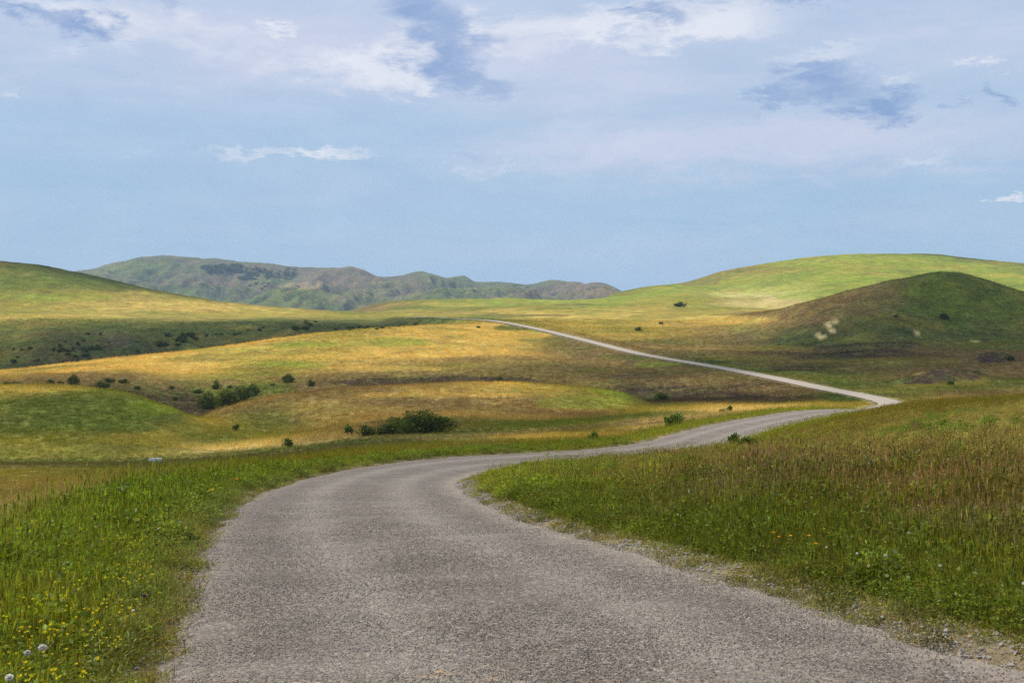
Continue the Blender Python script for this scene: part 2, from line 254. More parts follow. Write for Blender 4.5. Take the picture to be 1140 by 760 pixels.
bare_or_shade(330, 3870, 44, .025, 'D', .9); bare_or_shade(495, 3870, 50, .03, 'D', .9); bare_or_shade(260, 4500, 60, .03, 'D', .5); bare_or_shade(400, 4450, 40, .03, 'D', .55); bare_or_shade(560, 4400, 50, .02, 'D', .45); bare_or_shade(280, 3880, 60, .01, 'G', .6)  # mountain darks in 'D' are cloud shadow painted into the ground colour
# ruts of the dirt track over the valley floor
yt = np.interp(PXg, [-300, 0, 150, 300, 420, 560, 650, 740, 850], [516, 519, 516.5, 506, 493, 483, 476, 468.5, 463.5])
for off in (-1.4, 1.4):
    mixc(.75 * np.exp(-((imgy - yt - off) / .9) ** 2) * (YE > 90) * (YE < 175) * (PXg < 830), PAL['e'])
mixc(.45 * np.exp(-((imgy - yt + 5) / 2.2) ** 2) * (YE > 90) * (YE < 175) * (PXg < 830), PAL['G'])
# rising twin track on the right
# mountains
mg = fbm(Xg / 300, Yg / 420, 51, 5)
mixc(far * ss(.0, .4, mg) * .7, PAL['M'] * 1.25); mixc(far * ss(.05, .45, -mg) * .6, PAL['G'] * 1.3)
mixc(far * ss(.62, .9, rd2 * rd) * .2, PAL['n'] * .7)
for B in [(255,301,45,6,3500,5400,'G',.8),(300,310,35,9,3500,5400,'G',.8),(235,300,25,5,3500,5400,'G',.6),(290,302,70,8,3500,5400,'M',.5),(345,318,40,4,3500,5400,'n',.35),(390,312,34,8,3500,5400,'M',.9),(370,322,24,4,3500,5400,'D',.6),(430,318,30,5,3500,5400,'D',.4),  # 'D' blobs here: painted cloud shadow
          (250,322,60,4,3500,5400,'G',.5),(600,326,40,6,3500,5400,'M',.7),(490,322,38,5,3500,5400,'G',.9),(330,334,36,6,3500,5400,'G',.9),(450,312,40,4,3500,5400,'M',.5),(560,322,30,5,3500,5400,'m',.6),
          (600,333,28,2,3500,5400,'d',.6)]: blob(*B)
# close to the road
def near_cover(X, Y, sr, sl):
    nz = fbm(X / 3.1, Y / 3.1, 61, 4); nz2 = fbm(X / 1.3, Y / 1.3, 63, 3); nz3 = fbm(X / 9, Y / 9, 67, 3)
    col = np.empty(X.shape + (3,)); col[:] = PAL['g']
    def mx(m, c):
        nonlocal col
        m = np.clip(m, 0, 1)[..., None]; col = col * (1 - m) + np.asarray(c) * m
    mx(ss(-.1, .5, nz) * .4, PAL['l']); mx(ss(.1, .6, -nz3) * .35, PAL['G'])
    s = sr + nz * 1.6 + nz3 * 2
    lush = ss(38, 26, Y) * 1.0
    mx(ss(2.8, 5.5, s) * .85, PAL['b'] * 1.05); mx(ss(8.5, 13, s) * .8, PAL['o'] * .9)
    mx((s > 3) * ss(0.05, .5, nz2) * .55, PAL['g']); mx((s > 8) * ss(0.05, .5, nz) * .6, PAL['y'] * .9)
    mx((sr > 3) * ss(0.15, .6, -nz2) * .5, PAL['e'] * .8)
    mx((sl > 0) * ss(-.1, .6, nz3 + nz2 * .5) * .5, PAL['o'] * .9)
    mx((sl > 2.6) * ss(2.6, 4.2, sl + nz) * .9, PAL['n'])
    mx(((np.minimum(np.abs(sr), np.abs(sl))) < .5) * .55, PAL['e'] * 1.3)
    return col
lum = (Cg @ np.array([.3, .6, .1]))[..., None]; kk_ = np.clip((lum / np.where(far[..., None] > .5, .10, .135)) ** .6, .5, 1.35)
Cg = Cg * (1 + (kk_ - 1) * ss(70, 130, YE)[..., None])
nc = near_cover(Xg, Yg, sr, sl)
Cg = nc * wn[..., None] + Cg * (1 - wn[..., None])
m = (1 - ss(0, 1.2, (ad - HWID - .1 + .25 * w1[:, :nr9]) / (.5 + .004 * Rr)))
Cg[:, :nr9] = Cg[:, :nr9] * (1 - m[..., None]) + (PAL['e'] * 1.5) * m[..., None]

def terrain_z(X, Y):
    X = np.asarray(X, float); Y = np.asarray(Y, float)
    th = np.arctan2(X, Y); r = np.maximum(np.hypot(X, Y), 1.01)
    fi = np.clip(np.interp(th, TH, np.arange(NT)), 0, NT - 1.001); fj = np.clip(np.interp(np.log(r), LR, np.arange(NR)), 0, NR - 1.001)
    i = fi.astype(int); j = fj.astype(int); a = fi - i; b = fj - j
    return (Zg[i, j] * (1 - a) + Zg[i + 1, j] * a) * (1 - b) + (Zg[i, j + 1] * (1 - a) + Zg[i + 1, j + 1] * a) * b
def terrain_c(X, Y):
    th = np.arctan2(X, Y); r = np.maximum(np.hypot(X, Y), 1.01)
    i = np.clip(np.interp(th, TH, np.arange(NT)).round().astype(int), 0, NT - 1); j = np.clip(np.interp(np.log(r), LR, np.arange(NR)).round().astype(int), 0, NR - 1)
    return Cg[i, j]
def seat(px, y, Y0, Y1):
    """the farthest-from-grazing spot on the ground seen at bearing px, level y between two distances"""
    Y = np.exp(np.linspace(math.log(Y0), math.log(Y1), 1200)); X = (px - CX) / F * Y
    z = terrain_z(X, Y); yy = HZ - (z - CAMZ) / Y * F
    i = int(np.abs(yy - y).argmin())
    return float(X[i]), float(Y[i]), float(z[i])

# ------------------------------------------------------------------ object helpers
def mesh_np(name, v, f, mats=(), midx=None, col=None, smooth=False, uv=None):
    v = np.asarray(v, np.float32); me = bpy.data.meshes.new(name)
    f = [np.asarray(q, np.int32) for q in (f if isinstance(f, list) else [f]) if len(q)]
    me.vertices.add(len(v)); me.vertices.foreach_set('co', v.ravel())
    if f:
        loops = np.concatenate([q.ravel() for q in f]); tot = np.concatenate([np.full(len(q), q.shape[1], np.int32) for q in f])
        me.loops.add(len(loops)); me.loops.foreach_set('vertex_index', loops)
        me.polygons.add(len(tot)); me.polygons.foreach_set('loop_start', np.r_[0, np.cumsum(tot)[:-1]].astype(np.int32))
        me.polygons.foreach_set('loop_total', tot)
        if midx is not None: me.polygons.foreach_set('material_index', np.asarray(midx, np.int32))
        if smooth: me.polygons.foreach_set('use_smooth', np.ones(len(tot), bool))
    for m in mats: me.materials.append(m)
    if col is not None:
        at = me.attributes.new('cover', 'FLOAT_COLOR', 'POINT')
        c = np.ones((len(v), 4), np.float32); c[:, :3] = col; at.data.foreach_set('color', c.ravel())
    me.update(calc_edges=True); me.validate()
    return me
def tag(o, label=None, cat=None, group=None, kind=None):
    if label: o['label'] = label
    if cat: o['category'] = cat
    if group: o['group'] = group
    if kind: o['kind'] = kind
    return o
def link(name, data, parent=None, coll=None):
    o = bpy.data.objects.new(name, data); (coll or ROOT).objects.link(o)
    if parent: o.parent = parent
    return o

# ------------------------------------------------------------------ materials
def newmat(name):
    m = bpy.data.materials.new(name); m.use_nodes = True; nt = m.node_tree; nt.nodes.clear()
    out = nt.nodes.new('ShaderNodeOutputMaterial'); return m, nt, out
def nd(nt, t, **kw):
    n = nt.nodes.new(t)
    for k, v in kw.items():
        if k.startswith('i_'):
            key = k[2:]; key = int(key) if key.isdigit() else key.replace('_', ' ')
            n.inputs[key].default_value = v
        else: setattr(n, k, v)
    return n
def noise(nt, vec, scale, detail=4, rough=.6, dist=0):
    n = nd(nt, 'ShaderNodeTexNoise', i_Scale=scale, i_Detail=detail, i_Roughness=rough, i_Distortion=dist)
    nt.links.new(vec, n.inputs['Vector']); return n.outputs['Fac']
def mrange(nt, val, a, b, c, d):
    n = nd(nt, 'ShaderNodeMapRange'); nt.links.new(val, n.inputs[0])
    for i, x in enumerate((a, b, c, d)): n.inputs[i + 1].default_value = x
    return n.outputs[0]
def mixrgb(nt, fac, a, b, mode='MIX'):
    n = nd(nt, 'ShaderNodeMix', data_type='RGBA', blend_type=mode)
    for s, i in ((fac, 0), (a, 6), (b, 7)):
        if hasattr(s, 'links'): nt.links.new(s, n.inputs[i])
        elif i == 0: n.inputs[0].default_value = s
        else: n.inputs[i].default_value = (*s, 1)
    return n.outputs[2]
def mth(nt, op, a, b=None, c=None):
    n = nd(nt, 'ShaderNodeMath', operation=op)
    for i, s in enumerate((a, b, c)):
        if s is None: continue
        if hasattr(s, 'links'): nt.links.new(s, n.inputs[i])
        else: n.inputs[i].default_value = s
    return n.outputs[0]

def mat_ground():
    m, nt, out = newmat('meadow_ground'); L = nt.links
    tc = nd(nt, 'ShaderNodeTexCoord').outputs['Object']; at = nd(nt, 'ShaderNodeAttribute', attribute_name='cover').outputs['Color']
    n0 = noise(nt, tc, 2.2, 4, .7); n1 = noise(nt, tc, .55, 5, .65); n2 = noise(nt, tc, .11, 5, .65); n3 = noise(nt, tc, .022, 6, .6, .6); n5 = noise(nt, tc, .006, 6, .62, .8)
    c = mixrgb(nt, mrange(nt, n3, .50, .66, 0, .35), at, (.30, .185, .034)); c = mixrgb(nt, mrange(nt, n3, .48, .34, 0, .38), c, (.14, .17, .015))
    c = mixrgb(nt, mrange(nt, n2, .5, .66, 0, .55), c, (.07, .095, .012))
    c = mixrgb(nt, mrange(nt, n1, .52, .7, 0, .5), c, (.12, .075, .03))
    v = mth(nt, 'MULTIPLY', mrange(nt, n1, .32, .68, .66, 1.34), mrange(nt, n0, .3, .7, .7, 1.3))
    v = mth(nt, 'MULTIPLY', v, mrange(nt, n2, .33, .67, .72, 1.28))
    n4 = noise(nt, tc, .085, 10, .82); n6 = noise(nt, tc, .3, 8, .8); v = mth(nt, 'MULTIPLY', v, mrange(nt, n4, .36, .64, .62, 1.38))
    c = mixrgb(nt, mrange(nt, n6, .46, .62, 0, .4), c, mixrgb(nt, 1.0, c, (.60, .88, .5), 'MULTIPLY'))
    c = mixrgb(nt, mrange(nt, n4, .54, .66, 0, .4), c, mixrgb(nt, 1.0, c, (1.38, 1.26, 1.1), 'MULTIPLY'))
    v = mth(nt, 'MULTIPLY', v, mrange(nt, n5, .35, .65, .9, 1.1))
    hs = nd(nt, 'ShaderNodeHueSaturation'); L.new(c, hs.inputs['Color']); L.new(v, hs.inputs['Value'])
    b = nd(nt, 'ShaderNodeBsdfPrincipled', i_Roughness=.95); b.inputs['Specular IOR Level'].default_value = .15
    L.new(hs.outputs[0], b.inputs['Base Color'])
    h = mth(nt, 'ADD', mth(nt, 'MULTIPLY', n0, .25), mth(nt, 'MULTIPLY', n1, .8))
    bp = nd(nt, 'ShaderNodeBump', i_Strength=.8, i_Distance=.6); L.new(h, bp.inputs['Height']); L.new(bp.outputs[0], b.inputs['Normal'])
    L.new(b.outputs[0], out.inputs[0]); return m

def mat_road():
    m, nt, out = newmat('worn_chip_road'); L = nt.links
    tc = nd(nt, 'ShaderNodeTexCoord').outputs['Object']; at = nd(nt, 'ShaderNodeAttribute', attribute_name='cover'); sp = nd(nt, 'ShaderNodeSeparateColor'); L.new(at.outputs['Color'], sp.inputs[0])
    across, gravel, edge = sp.outputs[0], sp.outputs[1], sp.outputs[2]
    vo = nd(nt, 'ShaderNodeTexVoronoi', i_Scale=66.0); L.new(tc, vo.inputs['Vector'])
    vo2 = nd(nt, 'ShaderNodeTexVoronoi', i_Scale=30.0); L.new(tc, vo2.inputs['Vector'])
    sv = nd(nt, 'ShaderNodeSeparateColor'); L.new(vo.outputs['Color'], sv.inputs[0]); sv2 = nd(nt, 'ShaderNodeSeparateColor'); L.new(vo2.outputs['Color'], sv2.inputs[0])
    nA = noise(nt, tc, 1.1, 5, .65); nB = noise(nt, tc, .32, 5, .6, .5); nC = noise(nt, tc, 4.5, 4, .7); nD = noise(nt, tc, 14, 3, .7)
    c = mixrgb(nt, mrange(nt, sv.outputs[0], .1, .95, 0, 1), (.052, .041, .034), (.235, .195, .158))
    c = mixrgb(nt, mrange(nt, sv2.outputs[0], .84, 1.0, 0, .6), c, (.44, .39, .34))
    c = mixrgb(nt, mrange(nt, sv2.outputs[1], .75, 1.0, 0, .65), c, (.055, .047, .043))
    c = mixrgb(nt, mrange(nt, sv.outputs[1], .9, .97, 0, .6), c, (.33, .22, .13))
    c = mixrgb(nt, mrange(nt, nB, .46, .62, 0, .5), c, (.115, .094, .076))
    c = mixrgb(nt, mrange(nt, nA, .5, .78, 0, .45), c, (.29, .25, .215))
    # wheel lines: polished and paler, with darker middle
    wl = mth(nt, 'ABSOLUTE', mth(nt, 'SUBTRACT', mth(nt, 'ABSOLUTE', mth(nt, 'SUBTRACT', across, .5)), .19))
    c = mixrgb(nt, mrange(nt, wl, .0, .12, .34, 0), c, (.31, .27, .23))
    # washed-on sand
    sxy = nd(nt, 'ShaderNodeSeparateXYZ'); L.new(tc, sxy.inputs[0]); qx = mth(nt, 'DIVIDE', mth(nt, 'ADD', sxy.outputs[0], .38), .75); qy = mth(nt, 'DIVIDE', mth(nt, 'SUBTRACT', sxy.outputs[1], 7.55), .3)
    sandy = mth(nt, 'MULTIPLY', mth(nt, 'EXPONENT', mth(nt, 'MULTIPLY', mth(nt, 'ADD', mth(nt, 'MULTIPLY', qx, qx), mth(nt, 'MULTIPLY', qy, qy)), -1)), .3)
    c = mixrgb(nt, mth(nt, 'MULTIPLY', mrange(nt, mth(nt, 'ADD', nA, sandy), .68, .78, 0, .85), mrange(nt, nC, .45, .6, 0, 1)), c, (.36, .22, .11))
    ed = mth(nt, 'MULTIPLY', edge, mrange(nt, nC, .3, .6, .4, 1))
    c = mixrgb(nt, ed, c, (.30, .245, .19))
    c = mixrgb(nt, mth(nt, 'MULTIPLY', gravel, .7), c, (.36, .305, .245))  # far stretch paler: light gravel, with sunlit brightness mixed into its colour
    v = mth(nt, 'MULTIPLY', mrange(nt, nD, .3, .7, .78, 1.22), mrange(nt, nC, .3, .7, .88, 1.12))
    hs = nd(nt, 'ShaderNodeHueSaturation'); L.new(c, hs.inputs['Color']); L.new(v, hs.inputs['Value'])
    b = nd(nt, 'ShaderNodeBsdfPrincipled', i_Roughness=.85); b.inputs['Specular IOR Level'].default_value = .3
    L.new(hs.outputs[0], b.inputs['Base Color'])
    h = mth(nt, 'ADD', mth(nt, 'MULTIPLY', vo.outputs['Distance'], -.6), mth(nt, 'MULTIPLY', nD, .7))
    h = mth(nt, 'ADD', h, mth(nt, 'MULTIPLY', vo2.outputs['Distance'], -.5))
    bp = nd(nt, 'ShaderNodeBump', i_Strength=.8, i_Distance=.012); L.new(h, bp.inputs['Height']); L.new(bp.outputs[0], b.inputs['Normal'])
    L.new(b.outputs[0], out.inputs[0]); return m

def mat_leaf(name, base=None, tint=1.0, trans=.35, var=.35):
    """plant matter; base None takes the tint carried by each scattered tuft"""
    m, nt, out = newmat(name); L = nt.links
    at = nd(nt, 'ShaderNodeAttribute', attribute_name='cover').outputs['Color']
    if base is None:
        t = nd(nt, 'ShaderNodeAttribute', attribute_name='tint', attribute_type='INSTANCER').outputs['Color']
        c = mixrgb(nt, 1.0, t, at, 'MULTIPLY')
    else:
        oi = nd(nt, 'ShaderNodeObjectInfo').outputs['Random']
        c = mixrgb(nt, 1.0, base, at, 'MULTIPLY')
        c2 = mixrgb(nt, 1.0, c, tuple(x for x in (1.25, 1.05, .9)), 'MULTIPLY'); c = mixrgb(nt, oi, c, c2)
    d = nd(nt, 'ShaderNodeBsdfDiffuse', i_Roughness=.8); L.new(c, d.inputs[0])
    tr = nd(nt, 'ShaderNodeBsdfTranslucent'); L.new(mixrgb(nt, 1.0, c, (1.1, 1.15, .6), 'MULTIPLY'), tr.inputs[0])
    g = nd(nt, 'ShaderNodeBsdfGlossy', i_Roughness=.45); g.inputs[0].default_value = (.8, .8, .75, 1)
    s1 = nd(nt, 'ShaderNodeMixShader', i_0=trans); L.new(d.outputs[0], s1.inputs[1]); L.new(tr.outputs[0], s1.inputs[2])
    s2 = nd(nt, 'ShaderNodeMixShader', i_0=.012); L.new(s1.outputs[0], s2.inputs[1]); L.new(g.outputs[0], s2.inputs[2])
    L.new(s2.outputs[0], out.inputs[0]); return m
def mat_plain(name, col, rough=.8, ns=20, amt=.25):
    m, nt, out = newmat(name); L = nt.links
    tc = nd(nt, 'ShaderNodeTexCoord').outputs['Object']; n = noise(nt, tc, ns, 5, .65)
    hs = nd(nt, 'ShaderNodeHueSaturation'); hs.inputs['Color'].default_value = (*col, 1); L.new(mrange(nt, n, .3, .7, 1 - amt, 1 + amt), hs.inputs['Value'])
    b = nd(nt, 'ShaderNodeBsdfPrincipled', i_Roughness=rough); L.new(hs.outputs[0], b.inputs['Base Color'])
    bp = nd(nt, 'ShaderNodeBump', i_Strength=.4, i_Distance=.02); L.new(n, bp.inputs['Height']); L.new(bp.outputs[0], b.inputs['Normal'])
    L.new(b.outputs[0], out.inputs[0]); return m
MG = mat_ground(); MR = mat_road()
MTUFT = mat_leaf('tuft_blades'); MBUSH = mat_leaf('bush_leaves', (.072, .105, .022), trans=.25); MSTEM = mat_plain('woody_stem', (.09, .065, .04))
MSTONE = mat_plain('road_stone', (.30, .27, .235), .9, 30, .5)

# ------------------------------------------------------------------ terrain object
vid = np.arange(NT * NR).reshape(NT, NR)
f = np.stack([vid[:-1, :-1], vid[1:, :-1], vid[1:, 1:], vid[:-1, 1:]], -1).reshape(-1, 4)[:, ::-1]
fw = np.stack([vid[-1, :-1], vid[0, :-1], vid[0, 1:], vid[-1, 1:]], -1)[:, ::-1]
cen = NT * NR
ft = np.stack([vid[:, 0], np.roll(vid[:, 0], -1), np.full(NT, cen)], -1)[:, ::-1]
V = np.concatenate([np.stack([Xg, Yg, Zg], -1).reshape(-1, 3), [[0, 0, -.05]]]); CC = np.concatenate([Cg.reshape(-1, 3), [PAL['e']]])
ground = link('ground', mesh_np('ground', V, [f, fw, ft], [MG], col=CC, smooth=True)); tag(ground, kind='structure')

# ------------------------------------------------------------------ road object
NA = 25
st = np.unique(np.r_[np.arange(0, 130, .25), np.arange(130, RS[-1], 1.0)])
rc = np.stack([np.interp(st, RS, RC[:, j]) for j in range(3)], -1); rt = np.stack([np.interp(st, RS, RT[:, j]) for j in range(2)], -1)
rr = np.hypot(rc[:, 0], rc[:, 1])
eL = HWID + .22 * fbm(st / 1.7, st * 0, 71, 4) + .10 * fbm(st / .4, st * 0, 73, 2) + ss(30, 60, st) * 0
eR = HWID + .24 * fbm(st / 1.5, st * 0 + 9, 75, 4) + .12 * fbm(st / .4, st * 0 + 5, 77, 2)
eL = eL + 0.17 * ss(17, 10, rc[:, 1]); wide = .25 * ss(75, 110, rc[:, 1]) * ss(150, 120, rc[:, 1]); eR = eR + wide
tt = np.linspace(-1, 1, NA)
off = np.where(tt[None] < 0, tt[None] * eL[:, None], tt[None] * eR[:, None])
rx = rc[:, 0:1] + off * rt[:, 1:2]; ry = rc[:, 1:2] - off * rt[:, 0:1]
rz = rc[:, 2:3] + CAMZ + .035 * (1 - tt[None] ** 2) - .03 * (np.abs(tt[None]) > .99) + .008 * fbm(rx / .8, ry / .8, 79, 3)
vr = np.stack([rx, ry, rz], -1).reshape(-1, 3)
ri = np.arange(len(st) * NA).reshape(len(st), NA)
fr = np.stack([ri[:-1, :-1], ri[:-1, 1:], ri[1:, 1:], ri[1:, :-1]], -1).reshape(-1, 4)
cr = np.zeros((len(st), NA, 3)); cr[..., 0] = (tt[None] + 1) / 2; cr[..., 1] = ss(130, 170, rc[:, 1])[:, None]  # second channel lightens the far road, sunlit tone included
cr[..., 2] = ss(.72, 1.0, np.abs(tt))[None] * (.35 + .65 * (tt > 0))[None]
road = link('road', mesh_np('road', vr, fr, [MR], col=cr.reshape(-1, 3), smooth=True)); tag(road, kind='structure')

# ------------------------------------------------------------------ plant tufts
def blade_set(n, rad, h0, h1, wd, bend, segs=3, lean=.25, seed=0, colf=None):
    r = np.random.default_rng(seed)
    a = r.uniform(0, 6.283, n); q = rad * np.sqrt(r.uniform(0, 1, n)); bx = q * np.cos(a); by = q * np.sin(a)
    h = r.uniform(h0, h1, n); d = r.uniform(0, 6.283, n); l = r.normal(0, lean, n); bd = np.abs(r.normal(bend, bend * .5, n))
    tw = r.uniform(0, 6.283, n)
    V = []; Fq = []; C = []
    base = 0
    for i in range(n):
        dx, dy = math.cos(d[i]), math.sin(d[i]); wx, wy = math.cos(tw[i]), math.sin(tw[i])
        c = colf(r)
        for k in range(segs + 1):
            t = k / segs; out_ = (l[i] * t + bd[i] * t * t) * h[i]; z = h[i] * (t - .35 * bd[i] * t * t)
            w = wd * (1 - t ** 1.6 * .92) * .5 * (1.0 if k else .8)
            V += [(bx[i] + dx * out_ - wx * w, by[i] + dy * out_ - wy * w, z), (bx[i] + dx * out_ + wx * w, by[i] + dy * out_ + wy * w, z)]; C += [c, c]
        for k in range(segs): Fq.append((base + 2 * k, base + 2 * k + 1, base + 2 * k + 3, base + 2 * k + 2))
        base += 2 * (segs + 1)
    return V, Fq, C
def leafset(n, rad, h, size, seed, colf, shape='mound', asp=.5):
    r = np.random.default_rng(seed); V = []; Fq = []; C = []
    for i in range(n):
        a = r.uniform(0, 6.283); q = rad * math.sqrt(r.uniform()); z = h * (1 - (q / rad) ** 2 * .6) * r.uniform(.15, 1) ** .7
        p = np.array([q * math.cos(a), q * math.sin(a), z])
        u = r.normal(size=3); u[2] *= .5; u /= np.linalg.norm(u); w = np.cross(u, r.normal(size=3)); w /= np.linalg.norm(w)
        s = size * r.uniform(.6, 1.3); b = len(V)
        V += [tuple(p), tuple(p + u * s * .5 + w * s * asp * .5), tuple(p + u * s), tuple(p + u * s * .5 - w * s * asp * .5)]; Fq.append((b, b + 1, b + 2, b + 3)); C += [colf(r)] * 4
    return V, Fq, C
def join(*sets):
    V = []; Fq = []; C = []
    for v, f_, c in sets:
        b = len(V); V += v; C += c; Fq += [tuple(i + b for i in q) for q in f_]
    return V, Fq, C
def cgreen(r):
    k = r.uniform(.5, 1.7); return (k * r.uniform(.8, 1.4), k, k * r.uniform(.6, 1.5))
def cdry(r):
    k = r.uniform(.75, 1.7); return (k, k * r.uniform(.88, 1.02), k * r.uniform(.8, 1.2))
def cmix(r): return cdry(r) if r.uniform() < .3 else cgreen(r)
def heads(n, rad, h0, h1, seed, col=cdry, hw=.012, stem=.004):
    v, f_, c = blade_set(n, rad, h0, h1, stem, .1, 3, .18, seed, col)
    V = list(v); Fq = list(f_); C = list(c); r = np.random.default_rng(seed + 1)
    for i in range(n):
        tip = np.array(v[i * 8 + 6]); b = len(V); L_ = r.uniform(.05, .1); cc = col(r)
        for ang in (0, 1.57):
            w = np.array([math.cos(ang), math.sin(ang), 0]) * hw * .5; b = len(V)
            V += [tuple(tip - [0, 0, L_ * .5]), tuple(tip + w), tuple(tip + [0, 0, L_ * .5]), tuple(tip - w)]; Fq.append((b, b + 1, b + 2, b + 3)); C += [cc] * 4
    return V, Fq, C
def tuft_obj(name, s):
    v, f_, c = s
    return bpy.data.objects.new(name, mesh_np(name, v, np.array(f_), [MTUFT], col=np.array(c)))
SRC = {}
SRC['meadow'] = [tuft_obj('meadow_tuft', join(blade_set(30, .19, .08, .34, .007, .6, 3, .5, 100 + k, cgreen), blade_set(7, .2, .1, .3, .006, .5, 3, .5, 110 + k, cdry), leafset(22, .18, .2, .04, 115 + k, cgreen), heads(3, .17, .25, .45, 120 + k, cmix))) for k in range(5)]
SRC['herb'] = [tuft_obj('herb_tuft', join(leafset(130, .22, .26, .05, 140 + k, cgreen), blade_set(9, .2, .12, .34, .006, .4, 3, .4, 150 + k, cmix))) for k in range(5)]
SRC['dry'] = [tuft_obj('dry_tuft', join(blade_set(26, .22, .05, .26, .006, .9, 3, .9, 160 + k, cdry), leafset(30, .2, .16, .04, 165 + k, lambda r: tuple(x * f for x, f in zip(cgreen(r), (.7, .9, .5)))), heads(4, .18, .2, .46, 170 + k, cdry))) for k in range(5)]
SRC['short'] = [tuft_obj('short_tuft', join(blade_set(26, .13, .03, .11, .007, .5, 2, .5, 180 + k, cmix), leafset(18, .13, .04, .03, 190 + k, cgreen))) for k in range(4)]
SRC['far'] = [tuft_obj('field_tuft', join(blade_set(30, .4, .08, .26, .022, .4, 2, .4, 200 + k, cmix), heads(4, .35, .2, .38, 210 + k, cdry, .03, .012))) for k in range(5)]
SRC['weed'] = [tuft_obj('weed_tuft', join(leafset(150, .3, .5, .09, 220 + k, cgreen, asp=.4), blade_set(9, .1, .3, .55, .012, .2, 3, .4, 230 + k, cgreen))) for k in range(4)]
def stone_obj(name, seed, sub=2, mat=None):
    r = np.random.default_rng(seed); import bmesh
    bm = bmesh.new(); bmesh.ops.create_icosphere(bm, subdivisions=sub, radius=1)
    for v in bm.verts:
        p = v.co; k = 1 + .22 * math.sin(3.1 * p.x + seed) * math.cos(2.7 * p.y + seed * 2) + .08 * r.normal()
        v.co = Vector((p.x * k, p.y * k * .75, p.z * k * .5))
    me = bpy.data.meshes.new(name); bm.to_mesh(me); bm.free(); me.materials.append(mat or MSTONE); return bpy.data.objects.new(name, me)
SRC['stone'] = [stone_obj('loose_stone', k) for k in range(4)]
def mat_chip():
    m, nt, out = newmat('stone_chip'); b = nd(nt, 'ShaderNodeBsdfPrincipled', i_Roughness=.8); t = nd(nt, 'ShaderNodeAttribute', attribute_name='tint', attribute_type='INSTANCER').outputs['Color']
    nt.links.new(t, b.inputs['Base Color']); nt.links.new(b.outputs[0], out.inputs[0]); return m
MCH = mat_chip(); SRC['chip'] = [stone_obj('chip', 10 + k, 1, MCH) for k in range(4)]
def scatter(name, X, Y, scl, tint, src, dz=0.0, tilt=.12, z=None):
    n = len(X); me = bpy.data.meshes.new(name); me.vertices.add(n)
    me.vertices.foreach_set('co', np.stack([X, Y, (terrain_z(X, Y) if z is None else z) + dz], -1).astype(np.float32).ravel())
    a = me.attributes.new('scl', 'FLOAT', 'POINT'); a.data.foreach_set('value', scl.astype(np.float32))
    a = me.attributes.new('rot', 'FLOAT_VECTOR', 'POINT'); a.data.foreach_set('vector', np.stack([rng.normal(0, tilt, n), rng.normal(0, tilt, n), rng.uniform(0, 6.283, n)], -1).astype(np.float32).ravel())
    a = me.attributes.new('pick', 'INT', 'POINT'); a.data.foreach_set('value', rng.integers(0, len(SRC[src]), n).astype(np.int32))
    a = me.attributes.new('tint', 'FLOAT_COLOR', 'POINT'); a.data.foreach_set('color', np.c_[tint, np.ones(n)].astype(np.float32).ravel())
    me.update(); o = link(name, me); tag(o, kind='stuff')
    cl = bpy.data.collections.new(name + '_source')
    for q in SRC[src]: cl.objects.link(q)
    ng = bpy.data.node_groups.new(name, 'GeometryNodeTree')
    ng.interface.new_socket('Geometry', in_out='INPUT', socket_type='NodeSocketGeometry'); ng.interface.new_socket('Geometry', in_out='OUTPUT', socket_type='NodeSocketGeometry')
    N = ng.nodes; gi = N.new('NodeGroupInput'); go = N.new('NodeGroupOutput'); ip = N.new('GeometryNodeInstanceOnPoints'); ci = N.new('GeometryNodeCollectionInfo')
    ci.inputs['Collection'].default_value = cl; ci.inputs['Separate Children'].default_value = True; ci.inputs['Reset Children'].default_value = True
    def na(nm, t):
        q = N.new('GeometryNodeInputNamedAttribute'); q.data_type = t; q.inputs[0].default_value = nm; return q.outputs['Attribute']
    Lk = ng.links; ip.inputs['Pick Instance'].default_value = True
    Lk.new(gi.outputs[0], ip.inputs['Points']); Lk.new(ci.outputs[0], ip.inputs['Instance']); Lk.new(na('pick', 'INT'), ip.inputs['Instance Index'])
    er = N.new('FunctionNodeEulerToRotation'); Lk.new(na('rot', 'FLOAT_VECTOR'), er.inputs[0]); Lk.new(er.outputs[0], ip.inputs['Rotation']); Lk.new(na('scl', 'FLOAT'), ip.inputs['Scale'])
    Lk.new(ip.outputs[0], go.inputs[0]); md = o.modifiers.new('scatter', 'NODES'); md.node_group = ng
    return o
def fan(Y0, Y1, dens, power=1.0, k=.52, pad=1.5):
    """random spots in the visible fan, density dens/Y**power per square metre"""
    Ys = np.linspace(Y0, Y1, 400); wgt = (2 * (k * Ys + pad)) * dens / Ys ** power; cum = np.r_[0, np.cumsum((wgt[1:] + wgt[:-1]) / 2 * np.diff(Ys))]
    n = int(cum[-1]); Y = np.interp(rng.uniform(0, cum[-1], n), cum, Ys); X = rng.uniform(-1, 1, n) * (k * Y + pad)
    return X, Y
def info(X, Y):
    D, Z, S = road_near(X, Y)
    return np.abs(D) - HWID - 0.17 * ss(17, 10, Y) * (D < 0), D
